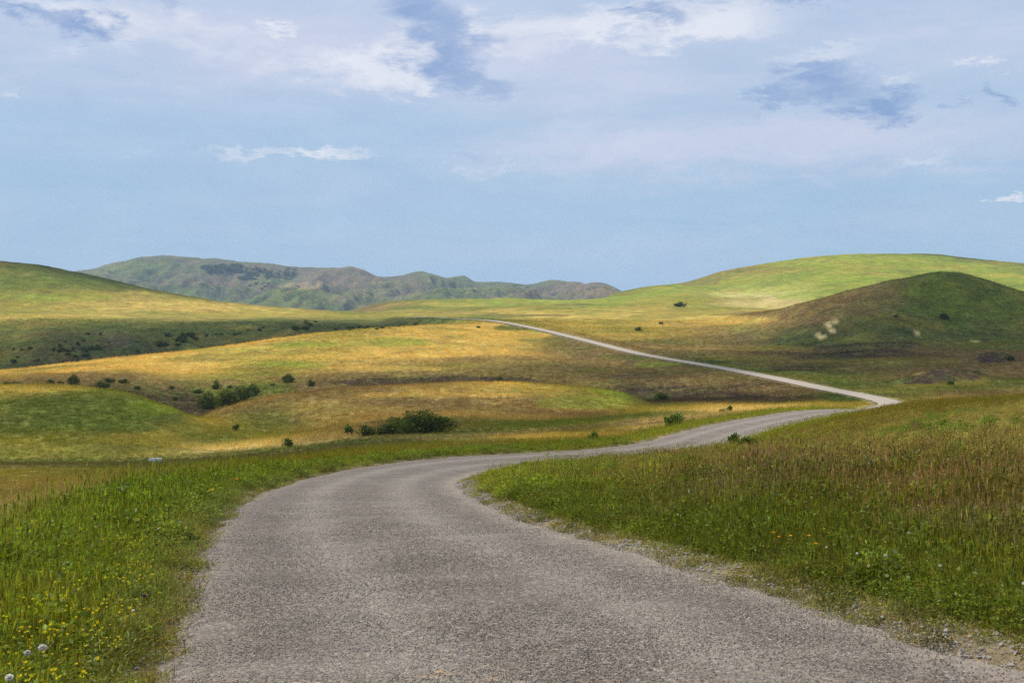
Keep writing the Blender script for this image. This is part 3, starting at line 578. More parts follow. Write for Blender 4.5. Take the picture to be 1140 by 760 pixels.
# all verges and fields out to 130 m
X, Y = fan(4, 70, 900, 1.0); e, D = info(X, Y)
xc = np.interp(Y, first[:, 1], first[:, 0]); srp = X - xc - 2.6; slp = xc - 2.6 - X
en = e + np.where(D < 0, .3, .6) * fbm(X / .8, Y / .8, 81, 3) + np.where(D < 0, .2, -.02)
pxp = CX + F * X / Y
ok = (en > .02) & ~((X < 0) & (slp > 9)); X, Y, e, D, srp, slp, en, pxp = [q[ok] for q in (X, Y, e, D, srp, slp, en, pxp)]
tint = terrain_c(X, Y); nn = fbm(X / 2.3, Y / 2.3, 83, 3) + rng.normal(0, .18, len(X)); hh = fbm(X / 1.6, Y / 1.6, 85, 3)
edgef = ss(.1, 1.3, en)
inner = D > 0
dryp = np.where(inner, ss(1.6, 4.2, e + nn * 3.5 + 1.2 * fbm(X / 5, Y / 5, 89, 2)), ss(2.4, 4.0, e + nn * 1.5)); u = rng.uniform(0, 1, len(X))
typ = np.where(u < dryp * .62, 2, np.where(rng.uniform(0, 1, len(X)) < .50 + nn * .6, 1, 0))
typ = np.where((e < np.where(inner, .6, .15)) & (rng.uniform(0, 1, len(X)) < .85), 3, typ)
G1 = np.array([.245, .262, .024]); DR = np.array([.37, .235, .12])
scl = (.45 + .65 * edgef) * (1 + .6 * hh) * rng.uniform(.75, 1.3, len(X)) * (1 + .008 * Y)
scl *= np.where(inner, 1 - .45 * ss(8, 13, e + nn * 2), 1 - .8 * ss(2.6, 4.2, slp + nn)); scl = np.maximum(scl, .15)
scl *= np.where((Y > 30) & inner, .7, 1.0) * np.where((Y > 42) & ~inner, .8, 1.0)
keep = ~((typ == 3) & (rng.uniform(0, 1, len(X)) < np.where(inner, .5, .15)))
for k, nm, s in ((0, 'meadow_grass', 'meadow'), (1, 'leafy_herbs', 'herb'), (2, 'dry_grass', 'dry'), (3, 'short_grass', 'short')):
    m = (typ == k) & keep
    t = tint[m]
    if k in (0, 1): t = t * .35 + (G1 if k == 0 else G1 * np.array([.72, .92, .9])) * .65
    if k == 2: t = t * .45 + DR * .55
    q_ = ss(-.2, .5, fbm(X[m] / 2.8, Y[m] / 2.8, 88, 3))[:, None]; t = t * (1 - .5 * q_) + t * np.array([1.2, 1.0, .9]) * .5 * q_
    q_ = (inner[m] & (e[m] > 7)) * ss(7, 11, e[m] + 2 * nn[m]) * .75; t = t * (1 - q_[:, None]) + np.array([.33, .28, .075]) * q_[:, None]
    q_ = (~inner[m]) * ss(2.4, 3.8, slp[m] + nn[m]) * .85; t = t * (1 - q_[:, None]) + np.array([.31, .25, .10]) * q_[:, None]
    q_ = (inner[m] & (e[m] < 7)) * ss(20, 30, Y[m]) * (k != 2); t = t * (1 + .35 * q_[:, None])
    if k < 2: t = t * np.where(inner[m] & (Y[m] < 26), .74, 1.0)[:, None]
    if k < 2: t = t * np.where(inner[m][:, None], [1., 1., 1.], [1.0, 1.08, 1.0])
    if k == 2: t = t * np.where(rng.uniform(0, 1, (m.sum(), 1)) < .14, 1.35, 1.0)
    if k == 3: t = G1 * .45 + np.array([.24, .18, .09]) * .55 + t * 0
    if k == 2: scl[m] *= .82
    t = t * rng.uniform(.55, 1.5, (m.sum(), 1))
    scatter(nm, X[m], Y[m], scl[m] if k < 3 else rng.uniform(.7, 1.4, m.sum()), t, s, -.01)
X, Y = fan(60, 150, 520, 1.0); e, D = info(X, Y); ok = (e > .4); X, Y, D, e = X[ok], Y[ok], D[ok], e[ok]
t = terrain_c(X, Y) * rng.uniform(.8, 1.3, (len(X), 1)); lush = ss(4.5, 1.0, e)[:, None]; t = t * (1 - lush) + G1 * lush
scatter('field_grass', X, Y, rng.uniform(.55, 1.05, len(X)) * (1 + .5 * lush[:, 0]), t, 'far', -.02)
X, Y = fan(150, 700, 5500, 1.5); e, D = info(X, Y); ok = (e > 2.0) & (terrain_c(X, Y)[:, 2] < .15); X, Y = X[ok], Y[ok]
scatter('hillside_tussocks', X, Y, rng.uniform(.8, 1.5, len(X)) * (1 + Y / 900), 1.45 * terrain_c(X, Y) * rng.uniform(.65, 1.35, (len(X), 1)), 'far', -.03)
# golden field left of the first bend
X, Y = fan(18, 62, 260, 1.0); e, D = info(X, Y); xc = np.interp(Y, first[:, 1], first[:, 0]); ok = (xc - 2.6 - X > 7) ; X, Y = X[ok], Y[ok]
scatter('stubble_grass', X, Y, rng.uniform(.35, .7, len(X)), terrain_c(X, Y) * rng.uniform(.8, 1.3, (len(X), 1)), 'far', -.02)
# taller weeds on the bank
X, Y = fan(5, 60, 120, 1.0); e, D = info(X, Y); ok = (e > 1.0) & (e < 16) & (fbm(X / 1.6, Y / 1.6, 87, 3) > .0) & ((D > 0) | (e < 3)); X, Y = X[ok], Y[ok]
scatter('tall_weeds', X, Y, rng.uniform(.3, .85, len(X)), np.tile(G1 * [.6, .82, 1.1], (len(X), 1)) * rng.uniform(.7, 1.3, (len(X), 1)), 'weed', -.02)
X, Y = fan(8, 60, 40, 1.0); e, D = info(X, Y); ok = (e > 3.0) & (e < 16) & (fbm(X / 3, Y / 3, 97, 3) > .12) & (D > 0); X, Y = X[ok], Y[ok]
scatter('withered_weeds', X, Y, rng.uniform(.3, .8, len(X)), np.tile(np.array([.16, .085, .045]), (len(X), 1)) * rng.uniform(.6, 1.4, (len(X), 1)), 'weed', -.02)
# loose stones along the edges
n = 42000; s_ = rng.uniform(24, 62, n); side = np.where(rng.uniform(0, 1, n) < .62, 1, -1); lat = side * (HWID + rng.normal(.12, .4, n))
X = np.interp(s_, RS, RC[:, 0]) + lat * np.interp(s_, RS, RT[:, 1]); Y = np.interp(s_, RS, RC[:, 1]) - lat * np.interp(s_, RS, RT[:, 0])
ok = np.hypot(X, Y) > 3; X, Y = X[ok], Y[ok]
zz = rng.exponential(.0055, len(X)).clip(.002, .028) + .002
go_ = scatter('gravel', X, Y, zz, np.ones((len(X), 3)), 'stone', .012, .3)

# stone chips bound into the worn surface
X, Y = fan(4.2, 34, 21000, 1.25, .5, .5); D, Z, S_ = road_near(X, Y); ok = (np.abs(D) < HWID + .1) & (rng.uniform(0, 1, len(X)) > ss(14, 33, Y)) & (rng.uniform(-.5, .5, len(X)) < .25 + fbm(X / 1.1, Y / 2.2, 99, 3)); X, Y, D, Z = X[ok], Y[ok], D[ok], Z[ok]
v_ = rng.uniform(0, 1, (len(X), 1)); tn = np.array([.10, .083, .07]) * (1 - v_) + np.array([.42, .36, .295]) * v_ ** 2 + .02
tn = tn * (.92 + .3 * fbm(X / 1.4, Y / 3.5, 101, 3)[:, None] + .16 * np.exp(-((np.abs(D) - 1.0) / .4) ** 2)[:, None]); tn = np.where(rng.uniform(0, 1, (len(X), 1)) < .05, np.array([.36, .22, .12]), tn)
scatter('stone_chips', X, Y, rng.uniform(.0035, .008, len(X)) * (1 + Y * .02), tn, 'chip', .005, .4, Z + CAMZ + .035 * (1 - (D / HWID) ** 2).clip(0, 1))

# ------------------------------------------------------------------ shrubs: thing > foliage, stem
def shrub_meshes(seed, n=900, leaf=.07, lobes=7, sparse=False, mat=None):
    r = np.random.default_rng(seed); V = []; Fq = []; C = []
    L_ = []
    for k in range(lobes):
        a = r.uniform(0, 6.283); q = r.uniform(0, .38); L_.append((q * math.cos(a), q * math.sin(a), r.uniform(.18, .78 - q * .8), r.uniform(.10, .27) * (.6 if sparse else 1)))
    for i in range(n):
        cx_, cy_, cz_, rr_ = L_[r.integers(lobes)]
        d = r.normal(size=3); d /= np.linalg.norm(d); q = rr_ * r.uniform(.35, 1.12) ** .6
        p = np.array([cx_, cy_, cz_]) + d * q
        if r.uniform() < .25 and not sparse: p[2] = r.uniform(.02, .4); p[:2] = p[:2] * 1.05
        p[2] = max(p[2], .02)
        u = r.normal(size=3) + d * .6; u[2] += .5; u /= np.linalg.norm(u); w = np.cross(u, r.normal(size=3)); w /= np.linalg.norm(w)
        s = leaf * r.uniform(.5, 2.0); b = len(V); k = r.uniform(.6, 1.5); c = (k * r.uniform(.8, 1.2), k, k * r.uniform(.7, 1.3))
        V += [tuple(p), tuple(p + u * s * .5 + w * s * .32), tuple(p + u * s), tuple(p + u * s * .5 - w * s * .32)]; Fq.append((b, b + 1, b + 2, b + 3)); C += [c] * 4
    fo = mesh_np('foliage', V, np.array(Fq), [mat or MBUSH], col=np.array(C))
    V = []; Fq = []
    for (lx, ly, lz, _) in L_:
        b = len(V); pts = [np.array([lx * .1, ly * .1, -.03]), np.array([lx * .55, ly * .5, lz * .5]), np.array([lx, ly, lz * .97])]
        for j, p in enumerate(pts):
            w = (.022, .015, .006)[j]
            for q in range(5): V.append((p[0] + w * math.cos(q * 1.257), p[1] + w * math.sin(q * 1.257), p[2]))
        for j in range(2):
            for q in range(5): Fq.append((b + j * 5 + q, b + j * 5 + (q + 1) % 5, b + j * 5 + 5 + (q + 1) % 5, b + j * 5 + 5 + q))
    return fo, mesh_np('stem', V, np.array(Fq), [MSTEM], smooth=True)
BUSH = [shrub_meshes(300 + k, 1100, .075, 10) for k in range(6)]
BIGB = [shrub_meshes(320 + k, 5200, .035, 16) for k in range(2)]
MSAP = mat_leaf('sapling_leaves', (.12, .175, .03), trans=.35)
SAPL = [shrub_meshes(330 + k, 520, .11, 9, True, MSAP) for k in range(3)]
LOWB = [shrub_meshes(340 + k, 260, .13, 5) for k in range(3)]
def shrub(px, y, w, h, Y0, Y1, label, kind=BUSH, k=None, group=None, name='shrub', dep=None, cat='shrub'):
    X, Y_, Z = seat(px, y, Y0, Y1); sw = w * 1.25 / F * Y_; shh = h * 1.2 / F * Y_
    fo, stm = kind[(k if k is not None else random.randrange(99)) % len(kind)]
    e = bpy.data.objects.new(name, None); ROOT.objects.link(e); e.location = (X, Y_, Z - .02 * shh); e.empty_display_size = .2
    e.rotation_euler = (0, 0, random.choice((0, math.pi)) + random.uniform(-.3, .3)); e.scale = (sw, (dep or min(w, h * 1.4)) / F * Y_, shh)
    tag(e, label, cat, group); link('foliage', fo, e); link('stem', stm, e)
    return e
shrub(468, 482.5, 62, 25, 140, 172, 'large dense dark green bush on the valley floor, widest bush in the photo', BIGB, 0, dep=30, name='bush')
shrub(438, 483, 28, 18, 140, 172, 'rounded dark bush joined to the left end of the widest bush', BIGB, 1, dep=20, name='bush')
shrub(408, 485, 20, 13, 140, 172, 'small dark round bush just left of the widest bush', BUSH, 1)
shrub(422, 484, 15, 9, 140, 172, 'low dark bush squeezed between the small round bush and the widest bush', BUSH, 3)
shrub(387, 485, 11, 13, 140, 172, 'thin pale green shrub at the left end of the bush row', SAPL, 1)
shrub(319, 498, 13, 11, 130, 172, 'small dark shrub standing alone where the valley track passes left of the bush row')
shrub(262, 479, 8, 9, 150, 200, 'tiny dark shrub on the green slope under the gully')
shrub(240, 433, 10, 9, 270, 360, 'round dark shrub above the left end of the gully thicket')
shrub(220, 438, 11, 6, 270, 360, 'flat dark shrub at the top left of the gully')
shrub(232, 455, 22, 18, 228, 320, 'dark bush low at the bottom of the gully', BIGB, 1)
shrub(252, 453, 24, 19, 228, 320, 'broad dark bush in the middle of the gully thicket', BIGB, 0)
shrub(268, 447, 24, 17, 228, 330, 'dark bush right of the middle of the gully thicket', BIGB, 1)
shrub(281, 441, 16, 13, 228, 340, 'dark bush at the right end of the gully thicket', BIGB, 0)
shrub(256, 432, 7, 4, 270, 360, 'tiny dark shrub on the slope just above the gully thicket')
shrub(321, 426, 13, 10, 270, 380, 'round dark shrub alone on the slope right of the gully', BIGB, 0)
shrub(346, 430, 9, 8, 262, 380, 'small dark shrub on the slope edge just right of the round lone shrub')
shrub(304, 429, 5, 3, 262, 380, 'tiny green shrub on the slope left of the round lone shrub', LOWB)
shrub(82, 428, 12, 11, 260, 380, 'tallest dark shrub in the line behind the green knoll', BIGB, 0)
shrub(56, 427, 9, 5, 260, 380, 'small dark shrub left of the tallest one behind the green knoll')
shrub(68, 427, 8, 4, 260, 380, 'low shrub just left of the tallest one behind the green knoll')
shrub(113, 432, 18, 8, 260, 380, 'wide low dark shrub behind the green knoll')
shrub(121, 426, 14, 6, 260, 380, 'dark shrub just above the wide low one behind the green knoll')
shrub(138, 427, 12, 6, 260, 380, 'low dark shrub upslope right of the wide one behind the green knoll')
shrub(154, 434, 10, 5, 260, 380, 'flat dark shrub where the green knoll starts to fall away')
shrub(190, 433, 8, 4, 260, 380, 'tiny dark shrub on the brown slope left of the gully')
shrub(196, 446, 8, 5, 240, 380, 'small dark shrub low on the brown slope beside the gully mouth')
shrub(8, 428, 13, 4, 260, 380, 'flat hedge-like shrub at the left picture edge above the green knoll', LOWB)
shrub(20, 427, 9, 3, 260, 380, 'low shrub second from the left edge above the green knoll', LOWB)
shrub(556, 426, 9, 8, 240, 360, 'small dark shrub alone on the crest of the brown hill')
shrub(735, 446.5, 16, 10, 235, 330, 'rounded dark shrub alone on the brown field under the winding road', BIGB, 0)
shrub(752, 479, 22, 20, 88, 128, 'bright green roadside bush left of the road where it climbs', SAPL, 0, dep=14)
shrub(744, 478, 9, 8, 88, 128, 'low green growth at the foot of the bright roadside bush', BUSH, 2)
shrub(660, 497.5, 12, 18, 78, 118, 'thin young shrub left of the road with one upright crown', SAPL, 2)
shrub(651, 496, 13, 5, 78, 118, 'low spreading shrub at the foot of the thin young one', LOWB)
shrub(813, 459, 7, 8, 150, 200, 'small shrub beside the golden strip beyond the road crest', SAPL, 1)
shrub(804, 459, 7, 4, 150, 200, 'low tuft-like shrub left of the small one beside the golden strip', LOWB)
shrub(817, 497, 13, 19, 50, 66, 'dark leafy sapling on the near right road edge', SAPL, 0, dep=9, name='sapling')
shrub(830, 500, 26, 14, 46, 62, 'loose light green shrub spreading right of the dark leafy sapling', SAPL, 2, dep=14)
shrub(1051, 355, 10, 7, 480, 640, 'single round dark bush high on the conical hill', BUSH, 2, name='bush')
shrub(1057, 429, 9, 6, 240, 330, 'small dark bush in front of the dark earth mound', BUSH, 3, name='bush')
shrub(1125, 401, 10, 6, 330, 440, 'green bush on the right beside the small dark mound', BUSH, 1, name='bush')
shrub(998, 352.5, 5, 2.5, 480, 640, 'tiny shrub on the conical hill left of the round bush', LOWB)
shrub(711, 368.5, 8, 5, 480, 760, 'small dark bush on the golden slope above the winding road', BUSH, 1, name='bush')
shrub(736, 361, 5, 3, 480, 800, 'tiny dark bush upslope of the small one on the golden slope', LOWB, name='bush')
shrub(756, 341.5, 13, 6, 600, 1000, 'dark bush below the green hill, highest of the three on the right slope', BUSH, 0, name='bush')
shrub(532, 365, 4, 3, 500, 620, 'tiny dark bush at the crest of the golden hill near the road', LOWB)
shrub(464, 363.5, 7, 4, 620, 760, 'small dark bush in the dip behind the golden hill crest')
# the scrub on the shaded hillside behind the golden hill
for (x0, x1, y0, y1, n, s) in ((60, 105, 382, 402, 16, 6), (60, 130, 372, 384, 5, 4), (10, 20, 400, 405, 2, 6), (100, 118, 386, 390, 4, 5), (150, 156, 390, 393, 1, 5), (176, 218, 373, 386, 16, 8), (228, 262, 372, 376, 5, 4), (262, 300, 364, 372, 5, 4), (326, 346, 362, 369, 8, 7), (330, 352, 358, 361, 3, 4), (385, 440, 364.5, 367, 9, 4), (345, 390, 367, 370, 3, 4), (0, 60, 380, 404, 6, 4)):
    for _ in range(n):
        shrub(random.uniform(x0, x1), random.uniform(y0, y1), s * random.uniform(.7, 1.4), s * random.uniform(.45, .8), 500, 760,
              'small dark shrub among the scrub on the shaded hillside behind the golden hill', LOWB if s < 6 else BUSH, group='scrub on the shaded hillside')
for (x0, x1, y0, y1, n, s) in ((226, 268, 296, 304, 50, 6.5), (268, 300, 300, 312, 34, 5.5), (278, 300, 315, 322, 8, 4), (296, 330, 298, 312, 26, 4), (215, 245, 312, 322, 6, 2.5), (540, 680, 316, 330, 12, 2.2), (385, 395, 324, 328, 2, 4), (330, 480, 312, 330, 8, 2)):
    for _ in range(n):
        shrub(random.uniform(x0, x1), random.uniform(y0, y1), s * random.uniform(.7, 1.5), s * random.uniform(.4, .75), 3700, 5300,
              'dark scrub tree on the distant hazy mountain', LOWB, group='scrub trees on the distant mountain', name='scrub_tree', cat='tree')

# ------------------------------------------------------------------ white block by the valley track
import bmesh
def block():
    X, Y_, Z = seat(173, 514.5, 100, 150)
    bm = bmesh.new(); bmesh.ops.create_cube(bm, size=1); 
    for v in bm.verts: v.co = Vector((v.co.x * 1.35, v.co.y * .6, v.co.z * .5 + .22))
    top = [f_ for f_ in bm.faces if f_.normal.z > .9]
    r_ = bmesh.ops.inset_region(bm, faces=top, thickness=.09); bmesh.ops.translate(bm, verts=list({v for f_ in top for v in f_.verts}), vec=(0, 0, -.28))
    bmesh.ops.bevel(bm, geom=list(bm.edges), offset=.02, segments=2, affect='EDGES')
    me = bpy.data.meshes.new('trough'); bm.to_mesh(me); bm.free(); me.materials.append(mat_plain('pale_concrete', (.68, .66, .64), .8, 8, .15))
    o = link('trough', me); o.location = (X, Y_, Z); o.rotation_euler = (0, 0, .12)
    tag(o, 'white concrete trough lying beside the dirt track on the valley floor', 'trough')
block()

# ------------------------------------------------------------------ flowers
def mat_petal(name, col):
    m, nt, out = newmat(name); L = nt.links
    d = nd(nt, 'ShaderNodeBsdfDiffuse'); tr = nd(nt, 'ShaderNodeBsdfTranslucent'); s = nd(nt, 'ShaderNodeMixShader', i_0=.3)
    oi = nd(nt, 'ShaderNodeObjectInfo').outputs['Random']; c = mixrgb(nt, oi, col, tuple(x * .75 for x in col)); L.new(c, d.inputs[0]); L.new(c, tr.inputs[0])
    L.new(d.outputs[0], s.inputs[1]); L.new(tr.outputs[0], s.inputs[2]); L.new(s.outputs[0], out.inputs[0]); return m
MY = mat_petal('yellow_petals', (.80, .66, .03)); MO = mat_petal('orange_petals', (.85, .42, .02)); MW = mat_petal('white_petals', (.92, .88, .80)); MP = mat_petal('purple_petals', (.22, .08, .18)); MGS = mat_plain('green_stem', (.12, .16, .025))
def stem_geo(h, w=.0018):
    V = []; Fq = []
    for j in range(4):
        t = j / 3; x = .06 * h * t * t
        for q in range(4): V.append((x + w * math.cos(q * 1.571) * (1 - .4 * t), w * math.sin(q * 1.571) * (1 - .4 * t), h * t))
    for j in range(3):
        for q in range(4): Fq.append((j * 4 + q, j * 4 + (q + 1) % 4, j * 4 + 4 + (q + 1) % 4, j * 4 + 4 + q))
    for s, a in ((.35, .4), (.55, 2.6), (.2, 4.2)):
        b = len(V); d = (math.cos(a), math.sin(a)); z = h * s
        V += [(0, 0, z), (d[0] * .02 - d[1] * .006, d[1] * .02 + d[0] * .006, z + .02), (d[0] * .05, d[1] * .05, z + .025), (d[0] * .02 + d[1] * .006, d[1] * .02 - d[0] * .006, z + .02)]; Fq.append((b, b + 1, b + 2, b + 3))
    return V, Fq
def petals(h, r0, n, cup, seed, layers=1):
    r = np.random.default_rng(seed); V = []; Fq = []; x0 = .06 * h
    for l in range(layers):
        for k in range(n):
            a = 6.283 * (k + .5 * l) / n + r.normal(0, .1); d = np.array([math.cos(a), math.sin(a), 0]); s = np.array([-d[1], d[0], 0]); b = len(V); c = np.array([x0, 0, h + l * .003]); rr_ = r0 * (1 - .25 * l)
            V += [tuple(c), tuple(c + d * rr_ * .6 + s * rr_ * .33 + [0, 0, cup * rr_ * .5]), tuple(c + d * rr_ + [0, 0, cup * rr_]), tuple(c + d * rr_ * .6 - s * rr_ * .33 + [0, 0, cup * rr_ * .5])]; Fq.append((b, b + 1, b + 2, b + 3))
    return V, Fq
def ball(h, r0, n, seed, sq=.8):
    r = np.random.default_rng(seed); V = []; Fq = []
    for k in range(n):
        d = r.normal(size=3); d /= np.linalg.norm(d); d[2] *= sq; c = np.array([.06 * h, 0, h]) + d * r0 * .45; u = np.cross(d, r.normal(size=3)); u /= np.linalg.norm(u); b = len(V)
        V += [tuple(c - u * r0 * .22), tuple(c + d * r0 * .5), tuple(c + u * r0 * .22), tuple(c - d * r0 * .3)]; Fq.append((b, b + 1, b + 2, b + 3))
    return V, Fq
def small_flower(h, mat, seed, kind):
    v, f_ = stem_geo(h); n0 = len(f_); hv, hf = (petals(h, .012, 6, 1.15, seed, 2) if kind == 'p' else ball(h, .022, 40, seed))
    if kind == 'p' and seed % 2:
        for dx, dy, dz in ((.03, .01, -.03), (-.02, .03, -.05)):
            pv, pf = petals(h, .010, 5, 1.1, seed + 5, 1); b = len(hv); hv += [(x + dx, y + dy, z + dz) for x, y, z in pv]; hf += [tuple(i + b for i in q) for q in pf]
    b = len(v); v += hv; f_ += [tuple(i + b for i in q) for q in hf]
    return mesh_np('flower', v, np.array(f_), [MGS, mat], midx=[0] * n0 + [1] * len(hf))
YF = [small_flower(.36 + .04 * k, MY, k, 'p') for k in range(4)]
def put_flower(me, px, y, h, label, group, name, Y0=4.5, Y1=60, cat='flower', s=1):
    Y = np.linspace(Y0, Y1, 1500); X = (px - CX) / F * Y; z = terrain_z(X, Y) + h * s; yy = HZ - (z - CAMZ) / Y * F
    D, _, _ = road_near(X, Y); bad = np.abs(D) < HWID + .35
    i = int((np.abs(yy - y) + bad * 1000).argmin())
    if bad[i] or abs(yy[i] - y) > 8: return None
    o = link(name, me); o.location = (X[i], Y[i], z[i] - h * s); o.rotation_euler = (random.gauss(0, .1), random.gauss(0, .1), random.uniform(0, 6.28)); o.scale = (s, s, s)
    tag(o, label, cat, group); return o
cnt = 0
for (x0, x1, y0, y1, n, lab) in ((0, 150, 690, 758, 45, 'small yellow wildflower in the grass at the bottom left corner'),
                                 (0, 150, 630, 690, 40, 'small yellow wildflower in the left verge just above the bottom corner'),
                                 (130, 235, 565, 655, 80, 'small yellow wildflower in the patch beside the left road edge'),
                                 (60, 290, 525, 580, 70, 'small yellow wildflower on the far part of the left verge'),
                                 (250, 440, 500, 535, 45, 'small yellow wildflower on the left verge before the bend')):
    for _ in range(n):
        k = random.randrange(4)
        put_flower(YF[k], random.uniform(x0, x1), random.uniform(y0, y1), .36 + .04 * k, lab, lab.replace('small yellow wildflower', 'yellow wildflowers'), 'yellow_flower', s=random.uniform(.8, 1.15))
for px, y in ((1131, 695), (1125, 703), (924, 670), (930, 671), (966, 677), (1118, 668), (700, 531), (696, 529), (604, 529), (598, 530)):
    put_flower(YF[0], px, y, .42 * .7, 'small yellow wildflower in the grass of the right verge', 'yellow wildflowers on the right verge', 'yellow_flower', s=.7)
def big_flower(px, y, h, mat, rad, label, name='white_flower', style='ball', Y0=4.5, Y1=60):
    Y = np.linspace(Y0, Y1, 1500); X = (px - CX) / F * Y; z = terrain_z(X, Y) + h; yy = HZ - (z - CAMZ) / Y * F
    D, _, _ = road_near(X, Y); bad = np.abs(D) < HWID + .35; i = int((np.abs(yy - y) + bad * 1000).argmin())
    e = bpy.data.objects.new(name, None); ROOT.objects.link(e); e.location = (X[i], Y[i], z[i] - h); e.empty_display_size = .1; tag(e, label, 'flower')
    v, f_ = stem_geo(h, .0025); link('stem', mesh_np('stem', v, np.array(f_), [MGS]), e)
    v, f_ = ball(h, rad * .55, 130, int(px)) if style == 'ball' else petals(h, rad, 9, .9, int(px), 3); link('blossom', mesh_np('blossom', v, np.array(f_), [mat]), e)
big_flower(42, 721, .46, MW, .05, 'largest cream white flower head in the bottom left grass')
big_flower(25, 726, .44, MW, .04, 'round white flower head just left of the largest one')
big_flower(5, 754, .4, MW, .045, 'pale pinkish white flower head at the bottom left corner of the photo')
big_flower(144, 702, .45, MW, .022, 'small white flower alone in the grass near the road edge')
big_flower(174, 588, .45, MW, .024, 'small white flower among the yellow patch on the left verge')
big_flower(172, 606, .42, MP, .03, 'dark pink clover head in the yellow flower patch', 'purple_flower')
big_flower(94, 602, .42, MP, .028, 'dark pink clover head at the left of the verge', 'purple_flower')
big_flower(157, 670, .42, MP, .032, 'brownish purple seed head standing near the left road edge', 'purple_flower')
big_flower(262, 547, .4, MO, .055, 'orange flower clump at the left road edge, right of the pair', 'orange_flower', 'p')
big_flower(234, 561, .4, MO, .05, 'orange flower clump at the left road edge, left of the pair', 'orange_flower', 'p')
big_flower(982, 619, .45, MW, .03, 'white flower low in the right verge herbs, nearest the middle')
big_flower(1009, 593, .45, MW, .035, 'white flower highest on the green part of the right verge')
big_flower(1043, 635, .45, MW, .024, 'small pale flower right of the middle in the right verge herbs')
big_flower(951, 650, .42, MW, .025, 'small white flower close to the gravel edge of the right verge')
big_flower(1136, 649, .42, MW, .03, 'white flower at the right picture edge in the tall herbs')
big_flower(917, 640, .42, MW, .022, 'small white flower just left of the one nearest the gravel')
for i_, (px, y, lb) in enumerate(((864, 622, 'orange flower leftmost in the row on the right verge'), (877, 624, 'orange flower second from the left in the right verge row'), (897, 624, 'orange flower third from the left in the right verge row'), (905, 621, 'orange flower rightmost in the row on the right verge'), (858, 634, 'orange flower hanging lowest below the right verge row'))):
    big_flower(px, y, .42 + .03 * (i_ % 3), MO, .02, lb, 'orange_flower', 'p')

# ------------------------------------------------------------------ light
S = Vector((-0.70, 0.10, 0.95)).normalized(); SEL = math.asin(S.z); SAZ = math.atan2(S.x, S.y)
su = bpy.data.lights.new('sun', 'SUN'); su.energy = 5.0; su.angle = math.radians(1.2); su.color = (1.0, .95, .86)
so = link('sun', su); so.rotation_euler = S.to_track_quat('Z', 'Y').to_euler()

# clouds kept out of view, shaped to shade chosen hills: flat-based bodies of thin cloud
HC = 620.0
def shade(px, Y):
    """wanted thickness of cloud over the ground at a bearing and a distance"""
    l = np.log(np.maximum(Y, 5))
    n = lambda a, b, c: fbm(a, b, c, 4)
    t = .38 - .20 * ss(50, 90, Y) - .3 * ss(290, 340, Y + 0 * px)                        # all of the near valley
    def g(px0, Y0, spx, sl_): return np.exp(-((px - px0) / spx) ** 2 - ((l - math.log(Y0)) / sl_) ** 2)
    t = np.maximum(t, 1.25 * np.exp(-((l - np.log(np.clip(600 + px * .26, 520, 900))) / .105) ** 2) * (1 - ss(380, 470, px)) * .66)         # scrub hillside
    t = np.maximum(t, 1.2 * g(0, 925, 300, .08))              # top of the left hill
    t = np.maximum(t, 1.2 * ss(.3, .6, g(1060, 440, 330, .42)) * .6)         # conical hill and its foot
    t = np.maximum(t, 1.1 * g(800, 400, 150, .16)); t = np.maximum(t, .62 * g(600, 370, 150, .15)); t = np.maximum(t, .5 * g(40, 185, 260, .10)); t = np.maximum(t, .45 * g(760, 265, 160, .1))
    t = np.maximum(t, .9 * g(1090, 1450, 60, .04))
    t = np.where(Y > 1750, 0, t)
    return t
cs = 14.0; xs = np.arange(-2000, 1500, cs); ys = np.arange(-350, 1900, cs); CXg, CYg = np.meshgrid(xs, ys, indexing='ij')
k = HC / S.z; GX = CXg - S.x * k; GY = CYg - S.y * k
GYc = np.maximum(GY, 3); pxs = np.where(GY > 3, CX + F * GX / GYc, np.where(GX > 0, 1140, 0)); pxs = np.clip(pxs, -700, 1900)
T = shade(pxs, np.where(GY > 3, np.maximum(GY, np.hypot(GX, GY) * .4), np.abs(GX) * .5 + 5))
T = ss(.15, .75, T + .22 * fbm(CXg / 150, CYg / 150, 91, 5)) * np.clip(T, .25, 1.2)
T = np.where(np.hypot(CXg, CYg) > 2300, 0, T)
T = np.clip(T, 0, 1.3) * 120 ; T[0] = T[-1] = 0; T[:, 0] = T[:, -1] = 0
ci_ = np.arange(T.size).reshape(T.shape); occ = (T[:-1, :-1] + T[1:, :-1] + T[1:, 1:] + T[:-1, 1:]) > 0
lump = 1 + .25 * fbm(CXg / 60, CYg / 60, 93, 3)
top = np.stack([CXg, CYg, HC + T * .85 * lump + .01], -1).reshape(-1, 3); bot = np.stack([CXg, CYg, HC - T * .15 * lump - .01], -1).reshape(-1, 3)
fq = np.stack([ci_[:-1, :-1], ci_[1:, :-1], ci_[1:, 1:], ci_[:-1, 1:]], -1)[occ]; n_ = T.size
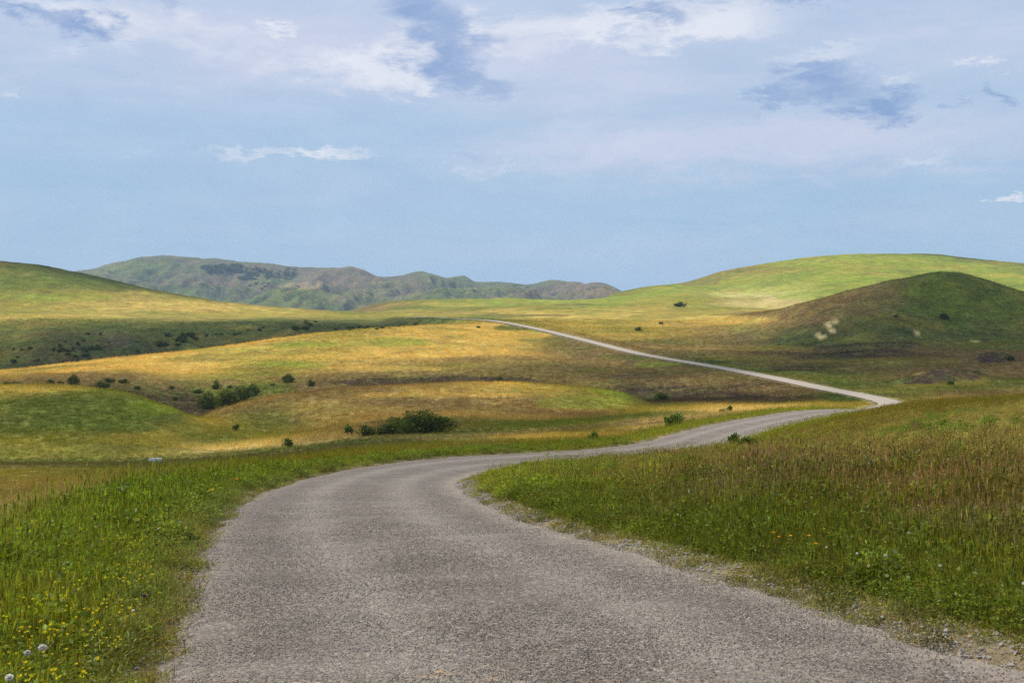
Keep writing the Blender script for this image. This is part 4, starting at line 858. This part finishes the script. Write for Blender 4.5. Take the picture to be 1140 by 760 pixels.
# side walls so the bodies are closed
def edges_closed(fq):
    e = np.concatenate([fq[:, [0, 1]], fq[:, [1, 2]], fq[:, [2, 3]], fq[:, [3, 0]]]); key = np.sort(e, 1); kk = key[:, 0].astype(np.int64) * 10**7 + key[:, 1]
    u_, inv, c_ = np.unique(kk, return_inverse=True, return_counts=True); return e[c_[inv] == 1]
be = edges_closed(fq); side = np.stack([be[:, 1], be[:, 0], be[:, 0] + n_, be[:, 1] + n_], -1)
mc, nt, out = newmat('shade_cloud'); pv = nd(nt, 'ShaderNodeVolumePrincipled', i_Density=.016); pv.inputs['Color'].default_value = (1, 1, 1, 1); pv.inputs['Anisotropy'].default_value = .3; nt.links.new(pv.outputs[0], out.inputs['Volume'])
cme = mesh_np('shade_clouds', np.concatenate([top, bot]), [fq, fq[:, ::-1] + n_, side], [mc], smooth=True)
bmc = bmesh.new(); bmc.from_mesh(cme); bmesh.ops.delete(bmc, geom=[v for v in bmc.verts if not v.link_faces], context='VERTS'); bmesh.ops.recalc_face_normals(bmc, faces=bmc.faces); bmc.to_mesh(cme); bmc.free()
cl_ = link('shade_clouds', cme); tag(cl_, kind='structure')

# haze
def haze():
    bm = bmesh.new(); bmesh.ops.create_cube(bm, size=1); zlo = float(Zg.min()) - 1; zhi = max(float(Zg.max()) + 8, 40)
    for v in bm.verts: v.co = Vector((v.co.x * 25200, v.co.y * 25200, zlo if v.co.z < 0 else zhi))
    me = bpy.data.meshes.new('haze'); bm.to_mesh(me); bm.free()
    m, nt, out = newmat('haze_air'); p = nd(nt, 'ShaderNodeVolumePrincipled', i_Density=6.0e-5); p.inputs['Color'].default_value = (.55, .75, 1, 1); nt.links.new(p.outputs[0], out.inputs['Volume'])
    me.materials.append(m); o = link('haze', me); tag(o, kind='stuff'); print('haze', zlo, zhi)
haze()

# ------------------------------------------------------------------ sky
wd = bpy.data.worlds.new('World'); sc.world = wd; wd.use_nodes = True; nt = wd.node_tree; nt.nodes.clear(); L = nt.links
wo = nt.nodes.new('ShaderNodeOutputWorld'); bg = nt.nodes.new('ShaderNodeBackground'); bg.inputs[1].default_value = .10; L.new(bg.outputs[0], wo.inputs[0])
sky = nt.nodes.new('ShaderNodeTexSky'); sky.sky_type = 'NISHITA'; sky.sun_disc = False; sky.sun_elevation = SEL; sky.sun_rotation = SAZ; sky.air_density = 1.3; sky.dust_density = .6; sky.ozone_density = 2.0
tc = nt.nodes.new('ShaderNodeTexCoord').outputs['Generated']; sx = nt.nodes.new('ShaderNodeSeparateXYZ'); L.new(tc, sx.inputs[0])
az = mth(nt, 'ARCTAN2', sx.outputs[0], sx.outputs[1]); el = mth(nt, 'ARCSINE', sx.outputs[2])
mp = nt.nodes.new('ShaderNodeMapping'); mp.inputs['Scale'].default_value = (1, 1, 2.6); L.new(tc, mp.inputs['Vector']); vec = mp.outputs[0]
na_ = noise(nt, vec, 5.5, 7, .6, .3); nb_ = noise(nt, vec, 16, 7, .65, .4); nc_ = noise(nt, vec, 2.2, 5, .5, .2)
mp2 = nt.nodes.new('ShaderNodeMapping'); mp2.inputs['Scale'].default_value = (1, 1, 9); L.new(tc, mp2.inputs['Vector']); ns_ = noise(nt, mp2.outputs[0], 3.2, 6, .55, .6)
na2_ = noise(nt, vec, 21, 7, .68, .2)
azw = mth(nt, 'ADD', az, mth(nt, 'MULTIPLY', mth(nt, 'SUBTRACT', nb_, .5), .16)); elw = mth(nt, 'ADD', el, mth(nt, 'MULTIPLY', mth(nt, 'SUBTRACT', na2_, .5), .075))
def gsum(bl):
    tot = None
    for px, y, rx_, ry_, s in bl:
        a0 = math.atan((px - CX) / F); e0 = math.atan((HZ - y) / F)
        qa = mth(nt, 'DIVIDE', mth(nt, 'SUBTRACT', azw, a0), rx_ / F); qe = mth(nt, 'DIVIDE', mth(nt, 'SUBTRACT', elw, e0), ry_ / F)
        q = mth(nt, 'ADD', mth(nt, 'MULTIPLY', qa, qa), mth(nt, 'MULTIPLY', qe, qe)); g = mth(nt, 'MULTIPLY', mth(nt, 'EXPONENT', mth(nt, 'MULTIPLY', q, -1)), s)
        tot = g if tot is None else mth(nt, 'ADD', tot, g)
    return tot
dark = gsum([(915, 100, 50, 22, 1), (985, 128, 30, 17, 1), (850, 118, 32, 10, .75), (470, 10, 42, 45, 1), (510, 70, 34, 34, .9), (545, 95, 30, 16, .6), (735, 22, 45, 15, .9), (880, 4, 60, 10, .8), (30, 38, 55, 11, .9), (100, 52, 34, 12, 1), (185, 18, 14, 16, .6), (1108, 124, 20, 7, .9), (1065, 130, 9, 5, .5), (820, 160, 30, 5, .4), (535, 172, 40, 7, .4)])
white = gsum([(930, 72, 60, 9, .55), (1010, 108, 26, 9, .5), (560, 50, 40, 20, .5), (690, 28, 40, 14, .7), (800, 40, 60, 12, .6), (420, 90, 50, 20, .45), (225, 45, 60, 16, .4), (440, 60, 50, 30, .8), (620, 30, 90, 22, .7), (780, 20, 90, 22, .95), (60, 22, 90, 14, .6), (110, 42, 34, 12, .7), (1125, 231, 18, 6, 1), (310, 40, 22, 5, .8), (300, 172, 110, 9, .6), (360, 170, 40, 5, .5), (22, 122, 11, 8, .6), (1105, 90, 13, 9, .8), (470, 98, 22, 14, .7), (330, 75, 60, 18, .4), (560, 192, 60, 6, .45), (1020, 185, 60, 7, .4), (150, 60, 120, 30, .3), (40, 388, 20, 10, .3)])
lav = gsum([(700, 165, 260, 32, .8), (1000, 170, 200, 30, .7), (600, 60, 400, 60, .5), (200, 40, 300, 60, .8), (1080, 70, 150, 40, .7), (760, 90, 220, 60, .3)])
KS = 8.7
lin = lambda r, g, b: tuple(KS * ((c / 255 + .055) / 1.055) ** 2.4 for c in (r, g, b))
base = mixrgb(nt, .90, sky.outputs[0], lin(163, 195, 225))
band = mrange(nt, el, .0, .30, 0, 1)
base = mixrgb(nt, mth(nt, 'MULTIPLY', mrange(nt, ns_, .40, .66, 0, 1), .45), base, lin(186, 202, 228))
hi = mrange(nt, el, .10, .28, 0, .75)
base = mixrgb(nt, mth(nt, 'MULTIPLY', hi, mrange(nt, nc_, .35, .6, .55, 1)), base, lin(190, 205, 232))
base = mixrgb(nt, mth(nt, 'MINIMUM', mth(nt, 'MULTIPLY', lav, mrange(nt, ns_, .38, .62, .45, 1.0)), .85), base, lin(206, 213, 234))
wm = mrange(nt, mth(nt, 'ADD', white, mth(nt, 'ADD', mth(nt, 'MULTIPLY', mth(nt, 'SUBTRACT', na_, .5), .9), mth(nt, 'MULTIPLY', mth(nt, 'SUBTRACT', nb_, .5), 1.1))), .25, .95, 0, .8)
base = mixrgb(nt, mth(nt, 'MULTIPLY', wm, mrange(nt, white, 0.02, .2, 0, 1)), base, lin(232, 235, 244))
dm = mrange(nt, mth(nt, 'ADD', dark, mth(nt, 'ADD', mth(nt, 'MULTIPLY', mth(nt, 'SUBTRACT', na_, .5), .9), mth(nt, 'MULTIPLY', mth(nt, 'SUBTRACT', nb_, .5), 1.1))), .2, 1.05, 0, .85)
base = mixrgb(nt, mth(nt, 'MULTIPLY', dm, mrange(nt, dark, 0.05, .25, 0, 1)), base, lin(132, 162, 208))
base = mixrgb(nt, 1.0, base, mixrgb(nt, mrange(nt, nb_, .3, .7, 0, 1), (.95, .96, .975), (1.05, 1.04, 1.025)), 'MULTIPLY')
# overhead and behind, beyond the picture: broken cloud
up = mrange(nt, el, .42, .8, 0, 1)
base = mixrgb(nt, mth(nt, 'MULTIPLY', up, mrange(nt, nc_, .4, .6, .2, .8)), base, lin(205, 210, 222))
L.new(base, bg.inputs[0])

# ------------------------------------------------------------------ camera
cam = bpy.data.cameras.new('camera'); cam.sensor_width = 36; cam.lens = F / 1140 * 36; cam.shift_y = -(380 - HZ) / 1140; cam.clip_start = .1; cam.clip_end = 60000
co = link('camera', cam); co.location = (0, 0, CAMZ); co.rotation_euler = (math.radians(90), 0, 0); sc.camera = co
sc.view_settings.view_transform = 'Standard'; sc.view_settings.look = 'None'; sc.view_settings.gamma = 1; sc.view_settings.exposure = 0.22
cy = sc.cycles; cy.use_denoising = False; cy.max_bounces = 5; cy.diffuse_bounces = 2; cy.glossy_bounces = 1; cy.transmission_bounces = 3; cy.transparent_max_bounces = 8; cy.volume_bounces = 0
